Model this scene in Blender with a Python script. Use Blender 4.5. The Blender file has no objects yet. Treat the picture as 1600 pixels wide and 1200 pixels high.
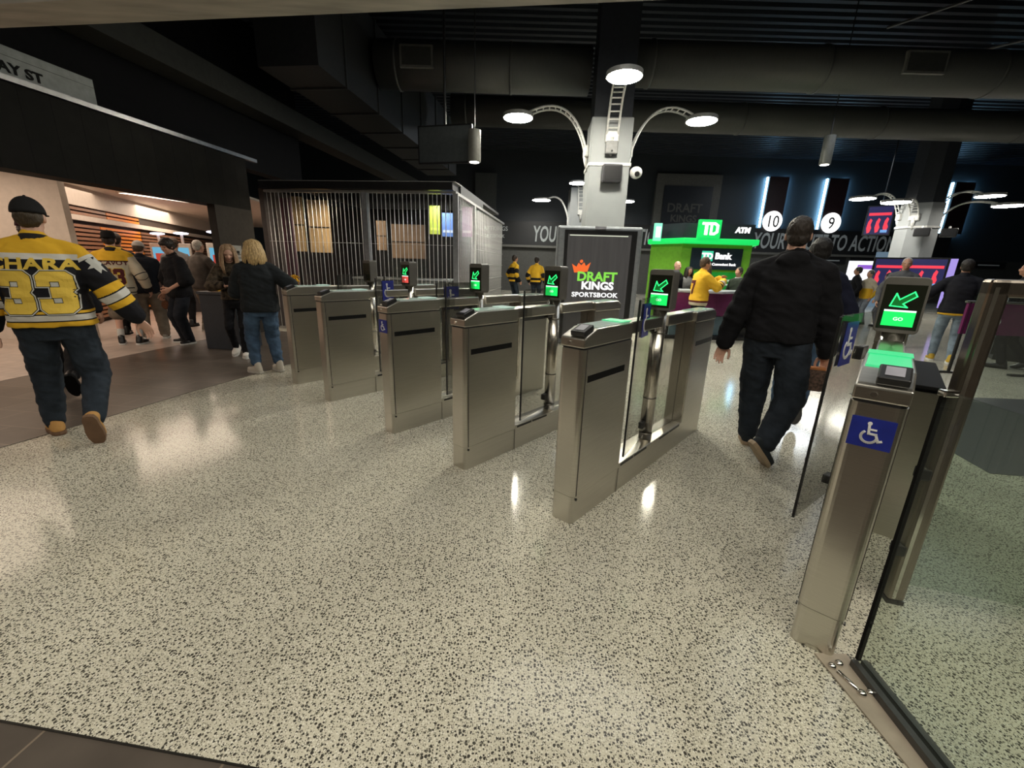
import bpy, bmesh, math, random
from mathutils import Vector, Matrix, noise as mnoise
from mathutils.bvhtree import BVHTree
random.seed(4)
S = bpy.context.scene
COL = S.collection
PI = math.pi
# ------------------------------------------------------------------ camera
cam_d = bpy.data.cameras.new('camera'); cam = bpy.data.objects.new('camera', cam_d); COL.objects.link(cam)
_p, _r = 0.2772, -0.0303
_f = Vector((0, math.cos(_p), -math.sin(_p))); _rt = Vector((1, 0, 0)); _dn = _f.cross(_rt)
_rt2 = math.cos(_r)*_rt + math.sin(_r)*_dn; _dn2 = -math.sin(_r)*_rt + math.cos(_r)*_dn
M = Matrix.Identity(4)
for i in range(3):
    M[i][0] = _rt2[i]; M[i][1] = -_dn2[i]; M[i][2] = -_f[i]
M[2][3] = 1.44
cam.matrix_world = M
cam_d.sensor_width = 36; cam_d.lens = 656.9/1600*36; cam_d.clip_start = .05; cam_d.clip_end = 200
S.camera = cam
TH_ = math.radians(7)
# ------------------------------------------------------------------ exposure, world, lights
S.view_settings.view_transform = 'Standard'; S.view_settings.look = 'None'
S.view_settings.exposure = 0.0; S.view_settings.gamma = 1.0; S.view_settings.use_curve_mapping = False
w = bpy.data.worlds.new('world'); S.world = w; w.use_nodes = True
w.node_tree.nodes['Background'].inputs[0].default_value = (.6, .75, 1, 1)
w.node_tree.nodes['Background'].inputs[1].default_value = .012
def area(name, loc, size, power, color=(1, .94, .82), sizey=None, rot=(0, 0, 0), spread=None):
    d = bpy.data.lights.new(name, 'AREA'); d.energy = power; d.color = color
    d.shape = 'RECTANGLE' if sizey else 'DISK'; d.size = size
    if sizey: d.size_y = sizey
    if spread: d.spread = spread
    o = bpy.data.objects.new(name, d); o.location = loc; o.rotation_euler = rot; COL.objects.link(o); return o
WARM = (1, .93, .78)
# downlights of the entrance soffit (above and behind the camera)
area('entrance_panel_light', (.9, -.3, 3.6), 4.2, 140, WARM, 2.2, (0, 0, -TH_))
area('entrance_panel_light', (-3.4, .4, 3.6), 2.6, 42, WARM, 2.2, (0, 0, -TH_))
area('entrance_panel_light', (4.6, -.2, 3.6), 2.2, 40, WARM, 2.2, (0, 0, -TH_))
# fill lights added to brighten the hall and its far people, no visible fixtures
area('concourse_fill', (1.0, 4.6, 5.6), 3.4, 95, (1, .97, .88))
area('concourse_fill', (5.5, 5.0, 5.6), 4, 50, (.9, .96, 1))
area('concourse_fill', (8.0, 8.5, 4.9), 5, 55, (.85, .93, 1))
area('concourse_fill', (3.0, 17.5, 6.5), 2, 120, (.9, .96, 1))
area('concourse_fill', (14, 19.5, 6.5), 2, 130, (.85, .93, 1))
# lobby lights
LOB = (1, .80, .62)
area('lobby_light', (-8.2, 4.6, 2.6), 3.8, 80, LOB)
area('lobby_light', (-7.6, 8.4, 2.6), 3.2, 68, LOB)
area('lobby_light', (-9.2, 12.5, 2.6), 2.6, 115, LOB)
area('lobby_light', (-7.0, 2.2, 2.6), 2.6, 60, LOB)
# ------------------------------------------------------------------ grid of the hall
GY = 0.8492                                   # turnstile axis
TH = math.radians(7)
T = Vector((math.sin(TH), math.cos(TH), 0)); U = Vector((math.cos(TH), -math.sin(TH), 0)); Z = Vector((0, 0, 1))
# ------------------------------------------------------------------ materials
MC = {}
def nt(m):
    m.use_nodes = True; return m.node_tree.nodes, m.node_tree.links, m.node_tree.nodes['Principled BSDF']
def pm(name, col, rough=.5, metal=0, emit=0, ecol=None, var=.12, vscale=14, bump=0, bscale=120, spec=.5, stretch=None, coat=0):
    if name in MC: return MC[name]
    m = bpy.data.materials.new(name); N, L, B = nt(m)
    tc = N.new('ShaderNodeTexCoord'); src = tc.outputs['Object']
    if stretch:
        mp = N.new('ShaderNodeMapping'); mp.inputs['Scale'].default_value = stretch; L.new(src, mp.inputs[0]); src = mp.outputs[0]
    nz = N.new('ShaderNodeTexNoise'); nz.inputs['Scale'].default_value = vscale; nz.inputs['Detail'].default_value = 3
    L.new(src, nz.inputs['Vector'])
    cr = N.new('ShaderNodeValToRGB'); L.new(nz.outputs[0], cr.inputs[0])
    cr.color_ramp.elements[0].position = .3; cr.color_ramp.elements[1].position = .7
    lo = [c*(1-var) for c in col]; hi = [min(1, c*(1+var)) for c in col]
    cr.color_ramp.elements[0].color = (*lo, 1); cr.color_ramp.elements[1].color = (*hi, 1)
    L.new(cr.outputs[0], B.inputs['Base Color'])
    B.inputs['Roughness'].default_value = rough; B.inputs['Metallic'].default_value = metal
    B.inputs['Specular IOR Level'].default_value = spec; B.inputs['Coat Weight'].default_value = coat
    if emit:
        B.inputs['Emission Color'].default_value = (*(ecol or col), 1); B.inputs['Emission Strength'].default_value = emit
    if bump:
        bn = N.new('ShaderNodeTexNoise'); bn.inputs['Scale'].default_value = bscale; L.new(src, bn.inputs['Vector'])
        bp = N.new('ShaderNodeBump'); bp.inputs['Strength'].default_value = bump; bp.inputs['Distance'].default_value = .01
        L.new(bn.outputs[0], bp.inputs['Height']); L.new(bp.outputs[0], B.inputs['Normal'])
    MC[name] = m; return m
def glass(name, tint, alpha, rough=.02, ior=1.45, film=1.0):
    """thin architectural pane: tinted transmission mixed with a mirror-like fresnel film"""
    if name in MC: return MC[name]
    m = bpy.data.materials.new(name); N, L, B = nt(m); out = N['Material Output']; N.remove(B)
    tr = N.new('ShaderNodeBsdfTransparent'); gl = N.new('ShaderNodeBsdfGlossy'); mx = N.new('ShaderNodeMixShader'); fr = N.new('ShaderNodeFresnel')
    df = N.new('ShaderNodeBsdfDiffuse'); mx2 = N.new('ShaderNodeMixShader')
    nz = N.new('ShaderNodeTexNoise'); nz.inputs['Scale'].default_value = 5
    mr = N.new('ShaderNodeMapRange'); mr.inputs['To Min'].default_value = alpha*.8; mr.inputs['To Max'].default_value = alpha*1.2; L.new(nz.outputs[0], mr.inputs[0])
    tr.inputs[0].default_value = (*tint, 1); df.inputs[0].default_value = (*[t*.35 for t in tint], 1)
    gl.inputs['Roughness'].default_value = rough; fr.inputs[0].default_value = ior
    L.new(mr.outputs[0], mx2.inputs[0]); L.new(tr.outputs[0], mx2.inputs[1]); L.new(df.outputs[0], mx2.inputs[2])
    ge = N.new('ShaderNodeNewGeometry'); iv = N.new('ShaderNodeMath'); iv.operation = 'SUBTRACT'; iv.inputs[0].default_value = 1; L.new(ge.outputs['Backfacing'], iv.inputs[1])
    fm = N.new('ShaderNodeMath'); fm.operation = 'MULTIPLY'; L.new(fr.outputs[0], fm.inputs[0]); L.new(iv.outputs[0], fm.inputs[1])
    fk = N.new('ShaderNodeMath'); fk.operation = 'MULTIPLY'; fk.inputs[1].default_value = film; L.new(fm.outputs[0], fk.inputs[0]); L.new(fk.outputs[0], mx.inputs[0]); L.new(mx2.outputs[0], mx.inputs[1]); L.new(gl.outputs[0], mx.inputs[2]); L.new(mx.outputs[0], out.inputs[0])
    MC[name] = m; return m
def emis(name, col, s, var=.04):
    return pm(name, (col[0]*.2, col[1]*.2, col[2]*.2), .4, 0, s, col, var)
STEEL = pm('brushed_steel', (.60, .58, .53), .30, 1, var=.05, vscale=3, stretch=(2, 2, 90))
STEELV = pm('brushed_tube', (.62, .59, .53), .22, 1, var=.05, vscale=3, stretch=(2, 2, 60))
for _m in (STEEL, STEELV):
    _n, _l, _b = nt(_m); _b.inputs['Anisotropic'].default_value = .6; _t = _n.new('ShaderNodeTangent'); _t.direction_type = 'RADIAL'; _t.axis = 'Z'; _l.new(_t.outputs[0], _b.inputs['Tangent'])
CHROME = pm('polished_chrome', (.7, .69, .66), .12, 1, var=.03)
DARKSTEEL = pm('dark_bronze_steel', (.30, .265, .23), .28, 1, var=.1, stretch=(40, 40, 2))
BLACK = pm('black_plastic', (.012, .012, .013), .35)
RUBBER = pm('black_rubber', (.006, .006, .006), .7, spec=.12)
HOUSE = pm('grey_screen_housing', (.10, .095, .085), .45)
def terrazzo():
    m = bpy.data.materials.new('terrazzo'); N, L, B = nt(m)
    tc = N.new('ShaderNodeTexCoord'); col = None
    base = N.new('ShaderNodeTexNoise'); base.inputs['Scale'].default_value = 1.3; base.inputs['Detail'].default_value = 4; L.new(tc.outputs['Object'], base.inputs['Vector'])
    cr = N.new('ShaderNodeValToRGB'); L.new(base.outputs[0], cr.inputs[0])
    cr.color_ramp.elements[0].position = .3; cr.color_ramp.elements[0].color = (.50, .475, .39, 1)
    cr.color_ramp.elements[1].position = .7; cr.color_ramp.elements[1].color = (.60, .57, .47, 1)
    col = cr.outputs[0]
    for sc, mxr, c, lo in ((84, .46, (.045, .042, .036), .10), (150, .42, (.19, .18, .145), .0), (110, .36, (.68, .66, .58), .0)):
        vo = N.new('ShaderNodeTexVoronoi'); vo.inputs['Scale'].default_value = sc; L.new(tc.outputs['Object'], vo.inputs['Vector'])
        vo.voronoi_dimensions = '2D'
        nz = N.new('ShaderNodeTexNoise'); nz.inputs['Scale'].default_value = sc*2.2; L.new(tc.outputs['Object'], nz.inputs['Vector'])
        sp = N.new('ShaderNodeSeparateColor'); L.new(vo.outputs['Color'], sp.inputs[0])
        mr = N.new('ShaderNodeMapRange'); mr.inputs['From Min'].default_value = .2; mr.inputs['To Min'].default_value = lo; mr.inputs['To Max'].default_value = mxr; L.new(sp.outputs[0], mr.inputs[0])
        ad = N.new('ShaderNodeMath'); ad.operation = 'MULTIPLY_ADD'; L.new(nz.outputs[0], ad.inputs[0]); ad.inputs[1].default_value = .22; L.new(vo.outputs['Distance'], ad.inputs[2])
        sb = N.new('ShaderNodeMath'); sb.operation = 'SUBTRACT'; L.new(ad.outputs[0], sb.inputs[0]); sb.inputs[1].default_value = .11
        lt = N.new('ShaderNodeMath'); lt.operation = 'LESS_THAN'; L.new(sb.outputs[0], lt.inputs[0]); L.new(mr.outputs[0], lt.inputs[1])
        mx = N.new('ShaderNodeMix'); mx.data_type = 'RGBA'; L.new(lt.outputs[0], mx.inputs['Factor']); L.new(col, mx.inputs['A']); mx.inputs['B'].default_value = (*c, 1)
        col = mx.outputs['Result']
    L.new(col, B.inputs['Base Color'])
    rn = N.new('ShaderNodeTexNoise'); rn.inputs['Scale'].default_value = .9; L.new(tc.outputs['Object'], rn.inputs['Vector'])
    rr = N.new('ShaderNodeMapRange'); rr.inputs['To Min'].default_value = .09; rr.inputs['To Max'].default_value = .17; L.new(rn.outputs[0], rr.inputs[0]); L.new(rr.outputs[0], B.inputs['Roughness']); B.inputs['Specular IOR Level'].default_value = .30
    return m
def tiles(name, c1, c2, grout, w_, h_, rough=.3, rot=0, mortar=.004, off=.5, bump=.0):
    m = bpy.data.materials.new(name); N, L, B = nt(m)
    tc = N.new('ShaderNodeTexCoord'); mp = N.new('ShaderNodeMapping'); mp.inputs['Rotation'].default_value = (0, 0, rot); L.new(tc.outputs['Object'], mp.inputs[0])
    br = N.new('ShaderNodeTexBrick'); L.new(mp.outputs[0], br.inputs['Vector']); br.offset = off
    br.inputs['Color1'].default_value = (*c1, 1); br.inputs['Color2'].default_value = (*c2, 1); br.inputs['Mortar'].default_value = (*grout, 1)
    br.inputs['Scale'].default_value = 1; br.inputs['Mortar Size'].default_value = mortar; br.inputs['Brick Width'].default_value = w_; br.inputs['Row Height'].default_value = h_
    nz = N.new('ShaderNodeTexNoise'); nz.inputs['Scale'].default_value = 6; nz.inputs['Detail'].default_value = 5; L.new(mp.outputs[0], nz.inputs['Vector'])
    mx = N.new('ShaderNodeMix'); mx.data_type = 'RGBA'; mx.blend_type = 'OVERLAY'; mx.inputs['Factor'].default_value = .35; L.new(br.outputs[0], mx.inputs['A']); L.new(nz.outputs[0], mx.inputs['B'])
    L.new(mx.outputs['Result'], B.inputs['Base Color']); B.inputs['Roughness'].default_value = rough; B.inputs['Specular IOR Level'].default_value = .1 if rough > .7 else .5
    bp = N.new('ShaderNodeBump'); bp.inputs['Strength'].default_value = .3; bp.inputs['Distance'].default_value = .004; bp.invert = True
    L.new(br.outputs['Fac'], bp.inputs['Height']); L.new(bp.outputs[0], B.inputs['Normal'])
    return m
# ------------------------------------------------------------------ mesh helpers
class MB:
    def __init__(s): s.bm = bmesh.new(); s.mi = 0
    def face(s, vs):
        try: f = s.bm.faces.new(vs); f.material_index = s.mi; return f
        except ValueError: return None
    def quad(s, *p): return s.face([s.bm.verts.new(q) for q in p])
    def box(s, x0, x1, y0, y1, z0, z1, mat=None):
        pts = [Vector((x, y, z)) for z in (z0, z1) for y in (y0, y1) for x in (x0, x1)]
        if mat: pts = [mat @ p for p in pts]
        v = [s.bm.verts.new(p) for p in pts]
        for q in ((0, 2, 3, 1), (4, 5, 7, 6), (0, 1, 5, 4), (2, 6, 7, 3), (0, 4, 6, 2), (1, 3, 7, 5)): s.face([v[i] for i in q])
        return s
    def obox(s, o, a, b, c):
        """box from corner o along edge vectors a, b, c"""
        o, a, b, c = map(Vector, (o, a, b, c))
        v = [s.bm.verts.new(o+a*i+b*j+c*k) for k in (0, 1) for j in (0, 1) for i in (0, 1)]
        for q in ((0, 2, 3, 1), (4, 5, 7, 6), (0, 1, 5, 4), (2, 6, 7, 3), (0, 4, 6, 2), (1, 3, 7, 5)): s.face([v[i] for i in q])
        bmesh.ops.recalc_face_normals(s.bm, faces=s.bm.faces[:]); return s
    def rings(s, rings, cap=True, closed=True):
        R = [[s.bm.verts.new(p) for p in r] for r in rings]; n = len(R[0])
        for a, b in zip(R, R[1:]):
            for i in range(n if closed else n-1): s.face((a[i], a[(i+1) % n], b[(i+1) % n], b[i]))
        if cap: s.face(R[0][::-1]); s.face(R[-1])
        return s
    def prism(s, poly, o, u, v, d):
        o, u, v, d = map(Vector, (o, u, v, d))
        A = [o+u*x+v*y for x, y in poly]; s.rings([A, [p+d for p in A]]); bmesh.ops.recalc_face_normals(s.bm, faces=s.bm.faces[:]); return s
    def cyl(s, p0, p1, r0, r1=None, seg=16): return s.tube([p0, p1], [r0, r0 if r1 is None else r1], seg)
    def tube(s, pts, r, seg=8):
        pts = [Vector(p) for p in pts]; rs = r if isinstance(r, (list, tuple)) else [r]*len(pts); out = []; nrm = None
        for i, p in enumerate(pts):
            t = (pts[min(i+1, len(pts)-1)]-pts[max(i-1, 0)]).normalized()
            if nrm is None: nrm = t.orthogonal().normalized()
            nrm = (nrm-t*nrm.dot(t)).normalized(); b = t.cross(nrm)
            out.append([p+(nrm*math.cos(2*PI*k/seg)+b*math.sin(2*PI*k/seg))*rs[i] for k in range(seg)])
        return s.rings(out)
    def rc(s, p0, p1, r0, r1, seg=10, n=4):
        """closed round cone"""
        p0, p1 = Vector(p0), Vector(p1); t = p1-p0
        t = t.normalized() if t.length > 1e-6 else Vector((0, 0, 1)); a = t.orthogonal().normalized(); b = t.cross(a); out = []
        for c, r, rg in ((p0, r0, [-PI/2+.25+(PI/2-.25)*i/n for i in range(n+1)]), (p1, r1, [(PI/2-.25)*i/n for i in range(n+1)])):
            for an in rg:
                out.append([c+t*r*math.sin(an)+(a*math.cos(2*PI*k/seg)+b*math.sin(2*PI*k/seg))*r*math.cos(an) for k in range(seg)])
        return s.rings(out)
    def ell(s, c, rx, ry, rz, mat=None, seg=16, n=10):
        c = Vector(c); out = []
        for i in range(n+1):
            a = -PI/2+.12+(PI-.24)*i/n
            r = [Vector((rx*math.cos(a)*math.cos(2*PI*k/seg), ry*math.cos(a)*math.sin(2*PI*k/seg), rz*math.sin(a))) for k in range(seg)]
            out.append([c+(mat @ q if mat else q) for q in r])
        return s.rings(out)
    def disc(s, c, nrm, r, th=.02, seg=40, ry=None):
        c, nrm = Vector(c), Vector(nrm).normalized(); a = nrm.orthogonal().normalized()
        if abs(nrm.z) < .9: a = Z.cross(nrm).normalized()
        b = nrm.cross(a)
        R = [a*r*math.cos(2*PI*k/seg)+b*(ry or r)*math.sin(2*PI*k/seg) for k in range(seg)]
        return s.rings([[c+q for q in R], [c+nrm*th+q for q in R]])
    def build(s, name, mats, parent=None, smooth=False, bevel=0, bseg=2, recalc=True):
        if recalc: bmesh.ops.recalc_face_normals(s.bm, faces=s.bm.faces[:])
        me = bpy.data.meshes.new(name); s.bm.to_mesh(me); s.bm.free()
        return mk(name, me, mats, parent, smooth, bevel, bseg)
def mk(name, me, mats, parent=None, smooth=False, bevel=0, bseg=2):
    o = bpy.data.objects.new(name, me); COL.objects.link(o)
    for m in (mats if isinstance(mats, (list, tuple)) else [mats]):
        if m: me.materials.append(m)
    if smooth:
        me.polygons.foreach_set('use_smooth', [True]*len(me.polygons)); me.update()
    if parent: o.parent = parent
    if bevel:
        b = o.modifiers.new('bevel', 'BEVEL'); b.width = bevel; b.segments = bseg; b.limit_method = 'ANGLE'; b.angle_limit = .6
    return o
def thing(name, label, cat, loc=(0, 0, 0), rotz=0, group=None):
    o = bpy.data.objects.new(name, None); COL.objects.link(o); o.location = loc; o.rotation_euler = (0, 0, rotz); o.empty_display_size = .1
    o['label'] = label; o['category'] = cat
    if group: o['group'] = group
    return o
def tag(o, label, cat, group=None, kind=None):
    o['label'] = label; o['category'] = cat
    if group: o['group'] = group
    if kind: o['kind'] = kind
    return o
def struct(o):
    o['kind'] = 'structure'; return o
def lab(o, l): o['label'] = l; return o
def rrect(x0, x1, y0, y1, r, n=5, which=(1, 1, 1, 1)):
    out = []
    for (cx, cy, a0, k) in ((x1-r, y1-r, 0, 0), (x0+r, y1-r, PI/2, 1), (x0+r, y0+r, PI, 2), (x1-r, y0+r, 1.5*PI, 3)):
        if which[k]: out += [(cx+r*math.cos(a0+PI/2*i/n), cy+r*math.sin(a0+PI/2*i/n)) for i in range(n+1)]
        else: out.append(((x1, y1), (x0, y1), (x0, y0), (x1, y0))[k])
    return out
def offset_poly(P, d):
    """mitred offset of a polygon, positive = outward whatever its winding"""
    n = len(P); A = sum(P[i][0]*P[(i+1) % n][1]-P[(i+1) % n][0]*P[i][1] for i in range(n)); sg = 1 if A > 0 else -1; out = []
    for i in range(n):
        a, b, c = Vector(P[i-1]), Vector(P[i]), Vector(P[(i+1) % n]); e1 = (b-a).normalized(); e2 = (c-b).normalized()
        n1 = Vector((e1.y, -e1.x))*sg; n2 = Vector((e2.y, -e2.x))*sg; m = (n1+n2); m = m.normalized() if m.length > 1e-6 else n1
        out.append(tuple(b+m*d/max(.35, m.dot(n1))))
    return out
def text_mesh(txt, size, bold=0, sx=1, shear=0, align='CENTER', space=1, extrude=0):
    cu = bpy.data.curves.new('lettering_tmp', 'FONT'); cu.body = txt; cu.size = size; cu.offset = bold; cu.shear = shear; cu.align_x = align
    cu.space_character = space; cu.extrude = extrude; cu.resolution_u = 3
    o = bpy.data.objects.new('lettering_tmp', cu); COL.objects.link(o)
    dg = bpy.context.evaluated_depsgraph_get(); dg.update()
    me = bpy.data.meshes.new_from_object(o.evaluated_get(dg)); bpy.data.objects.remove(o); bpy.data.curves.remove(cu)
    me.materials.clear()
    for v in me.vertices: v.co.x *= sx
    return me
def lettering(name, txt, size, o, u, v, mat, parent, bold=0, sx=1, shear=0, align='CENTER', space=1, ext=.003):
    """solid lettering standing on the plane (o, u, v)"""
    me = text_mesh(txt, size, bold, sx, shear, align, space, ext)
    u, v = Vector(u).normalized(), Vector(v).normalized(); n = u.cross(v); o = Vector(o)
    for q in me.vertices: q.co = o+u*q.co.x+v*q.co.y+n*(q.co.z+ext)
    return mk(name, me, mat, parent)
def flat(name, polys, o, u, v, mat, parent, th=.003, lift=0.0):
    """flat raised figure made of 2D polygons"""
    mb = MB(); u, v = Vector(u).normalized(), Vector(v).normalized(); n = u.cross(v)
    for P in polys: mb.prism(P, Vector(o)+n*lift, u, v, n*th)
    return mb.build(name, mat, parent)
def stroke(P, t, closed=False):
    """polyline -> list of quads with thickness t"""
    out = []; Q = list(P)+([P[0]] if closed else [])
    for a, b in zip(Q, Q[1:]):
        a, b = Vector(a), Vector(b); d = (b-a).normalized(); m = Vector((-d.y, d.x))*t/2; e = d*t/2
        out.append([tuple(a-e+m), tuple(a-e-m), tuple(b+e-m), tuple(b+e+m)])
    return out
def arc(cx, cy, r, a0, a1, n=18): return [(cx+r*math.cos(a0+(a1-a0)*i/n), cy+r*math.sin(a0+(a1-a0)*i/n)) for i in range(n+1)]
def wheelchair(o, u, v, w_, h_, parent, th=.002):
    """blue access sticker with the white wheelchair figure"""
    bl = flat('access_sticker', [[(-w_/2, -h_/2), (w_/2, -h_/2), (w_/2, h_/2), (-w_/2, h_/2)]], o, u, v, pm('sticker_blue', (.012, .022, .22), .4), parent, th)
    lab(bl, 'blue sticker with white wheelchair figure')
    s = h_*.8; t = s*.085; P = []
    P.append(arc(-.10*s, .40*s, .075*s, 0, 2*PI, 16)[:-1])
    P += stroke([(-.10*s, .30*s), (-.07*s, -.02*s), (.16*s, -.02*s), (.27*s, -.30*s), (.36*s, -.26*s)], t)
    P += stroke([(-.085*s, .16*s), (.13*s, .16*s)], t*.8)
    P += stroke(arc(-.04*s, -.15*s, .25*s, math.radians(135), math.radians(350), 16), t)
    f = flat('wheelchair_figure', P, o, u, v, pm('sticker_white', (.75, .75, .75), .4), bl, th, th)
    return bl
# ================================================================== SETTING
C0 = Vector((-5.02, 7.8, 0))                 # a point on the left wall
def wl(s, off=0, z=0): return C0+T*s+U*off+Z*z   # along the left wall, out into the hall, up
TERR = terrazzo()
TILE = tiles('dark_stone_tile', (.075, .062, .052), (.10, .082, .07), (.20, .16, .12), .61, .305, .32, math.radians(7), .004)
FARF = pm('far_concrete_floor', (.30, .31, .32), .22, var=.1, vscale=2)
mb = MB()
mb.prism([(-30, -6), (34, -6), (34, 27), (-30, 27)], (0, 0, -.1), (1, 0, 0), (0, 1, 0), (0, 0, .1))
struct(mb.build('floor', TERR))
# dark stone paving: strip behind the camera line and strip along the left wall
b0, b1 = Vector((-.77, .87, 0)), Vector((-1.58, .97, 0))
d_ = (b1-b0).normalized(); e0 = b0-d_*9; e1 = b0+d_*3.2
mb = MB(); mb.prism([(e0.x, e0.y), (e1.x, e1.y), (e1.x-.4, e1.y-5), (e0.x-.4, e0.y-5)], (0, 0, 0), (1, 0, 0), (0, 1, 0), (0, 0, .004)); struct(mb.build('floor_stone', TILE))
mb = MB(); mb.prism([(-3.98, e1.y-5), (-4.02, 1.6), (-3.83, 2.88), (-3.66, 3.54), (-3.49, 4.37), (-3.32, 4.98), (-2.75, 7.2), (-2.4, 8.3), (-22, 9.5), (-22, -4)], (0, 0, 0), (1, 0, 0), (0, 1, 0), (0, 0, .004)); struct(mb.build('floor_stone', TILE))
mb = MB(); mb.obox(e0+Z*.0+d_*0, d_*(e1-e0).length, Vector((0, .006, 0)), Z*.007); struct(mb.build('trim_1', pm('dark_edge_strip', (.03, .028, .025), .4, .6)))
# darker paving at the right
mb = MB(); mb.prism([(3.69, 2.95), (9, 2.3), (9.6, 5.0), (4.25, 5.1)], (0, 0, 0), (1, 0, 0), (0, 1, 0), (0, 0, .004)); struct(mb.build('floor_stone', pm('dark_grey_mat', (.045, .045, .05), .5, var=.1)))
# left wall
WALLD = tiles('dark_wall_tile', (.011, .0105, .0095), (.014, .013, .0115), (.007, .0065, .006), .6, .3, .75, 0, .006)
DARKP = pm('dark_upper_paint', (.007, .007, .008), .8, spec=.1)
mb = MB(); mb.obox(wl(-9, -.35, 2.26), T*9.58, U*.35, Z*.86); struct(mb.build('wall_left', WALLD))
mb = MB(); mb.obox(wl(-.28, -.14, 0), T*.86, U*.14, Z*2.26); struct(mb.build('wall_left_pier', pm('pier_paint', (.035, .03, .026), .7, spec=.2)))
mb = MB(); mb.obox(wl(-9, -.75, 3.1), T*12, U*.3, Z*2.6); struct(mb.build('wall_left_upper', DARKP))
mb = MB(); mb.obox(wl(-9, -.02, 3.12), T*9.85, U*.06, Z*.055); struct(mb.build('trim_2', pm('grey_rail', (.16, .16, .16), .3, .8)))
mb = MB(); mb.obox(wl(-9, -.45, 4.06), T*20, U*.45, Z*.36)
tag(mb.build('ceiling_beam', pm('beam_paint', (.030, .031, .028), .7, spec=.2)), 'dark grey ceiling beam running along the left side above the wall', 'beam')
# street sign standing on the ledge
sg = thing('street_sign', 'long pale grey sign board with black lettering above the left wall', 'sign', wl(-1.8, -.1, 3.185))
mb = MB(); mb.obox(U*-.03+T*-3.2, T*3.2, U*.03, Z*.31); mb.build('sign_board', pm('sign_grey', (.20, .215, .21), .5), sg)
mb = MB(); mb.obox(U*.0+T*-3.2+Z*.215, T*3.2, U*.003, Z*.004); mb.build('groove', BLACK, sg)
lettering('sign_lettering', 'CAUSEWAY ST', .135, U*.002+T*-.56+Z*.06, T, Z, RUBBER, sg, .004, 1.15, align='RIGHT')
# entrance soffit beam over the camera
q0 = Vector((-3.72, 3.54, 2.95))
mb = MB(); mb.obox(q0-U*6, U*16, -T*.26, Z*.5); tag(mb.build('ceiling_beam', pm('soffit_plaster', (.36, .34, .30), .5, var=.25, vscale=2, stretch=(1, 6, 1))), 'pale entrance beam crossing the top edge of the view', 'beam')
# hall ceiling: corrugated deck
mb = MB(); prof = []
y = 1.5
while y < 26:
    prof += [(y, 7.3), (y+.12, 7.3), (y+.15, 7.38), (y+.27, 7.38)]; y += .3
mb.rings([[Vector((x, yy, zz)) for yy, zz in prof] for x in (-14, 34)], cap=False, closed=False)
mb.rings([[Vector((x, yy, zz+.02)) for yy, zz in prof] for x in (-14, 34)], cap=False, closed=False)
struct(mb.build('ceiling', pm('navy_deck', (.016, .020, .028), .5, .0, spec=.25)))
# flat ceiling over the entrance, side and back walls
mb = MB(); mb.box(-30, 34, -6, 3.2, 3.75, 3.9); struct(mb.build('ceiling_entrance', pm('entrance_ceiling', (.10, .085, .075), .6)))
NAVY = pm('navy_wall', (.024, .030, .037), .55, var=.08)
mb = MB(); mb.box(-14, 34, 25, 25.3, 0, 7.4); struct(mb.build('wall_back', NAVY))
mb = MB(); mb.box(-14.3, -14, 10, 25.3, 0, 7.4); struct(mb.build('wall_left_far', NAVY))
mb = MB(); mb.box(34, 34.3, -6, 25.3, 0, 7.4); struct(mb.build('wall_right', NAVY))
mb = MB(); mb.box(-30, 34, -6.3, -6, 0, 3.9); struct(mb.build('wall_front', pm('front_wall', (.2, .18, .15), .6)))
# ------------------------------------------------------------------ back wall graphics
FASC = pm('black_fascia', (.010, .011, .013), .5)
mb = MB(); mb.box(-4, 24, 24.7, 25.0, 2.5, 3.75); struct(mb.build('trim_3', FASC))
mb = MB(); mb.box(-4, 24, 24.66, 24.7, 2.38, 2.5); struct(mb.build('trim_4', pm('fascia_lip', (.12, .12, .11), .5)))
mb = MB(); mb.box(-4, 30, 24.9, 25.0, 0, 2.4); struct(mb.build('wall_back_lower', pm('lower_grey', (.065, .066, .062), .6)))
FT = pm('fascia_letter', (.36, .39, .40), .5, emit=.05)
def banner(x0, x1, nm, label):
    t = thing('slogan_lettering', label, 'lettering', (x0, 24.7, 2.72))
    me = text_mesh('YOUR ROUTE TO ACTION', 1.15, .02, 1, .12, 'LEFT'); wd = max(v.co.x for v in me.vertices); bpy.data.meshes.remove(me)
    lettering('letters', 'YOUR ROUTE TO ACTION', 1.15, (0, 0, 0), (1, 0, 0), Z, FT, t, .02, (x1-x0)/wd, .12, 'LEFT')
banner(.9, 8.2, 'a', 'grey slogan lettering on the black fascia left of and behind the advertising totem')
banner(13.1, 21.0, 'b', 'grey slogan lettering on the black fascia below the numbered discs')
lettering('trim_5', 'DRAFTKINGS', .32, (-1.35, 24.69, 3.22), (1, 0, 0), Z, FT, None, .005, .9)['kind'] = 'structure'
lettering('trim_6', 'SPORTSBOOK', .24, (-1.35, 24.69, 2.85), (1, 0, 0), Z, FT, None, .005, .9)['kind'] = 'structure'
MAROON = pm('maroon_column', (.020, .008, .011), .5)
LED = emis('led_strip', (.30, .66, 1), 26)
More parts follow.
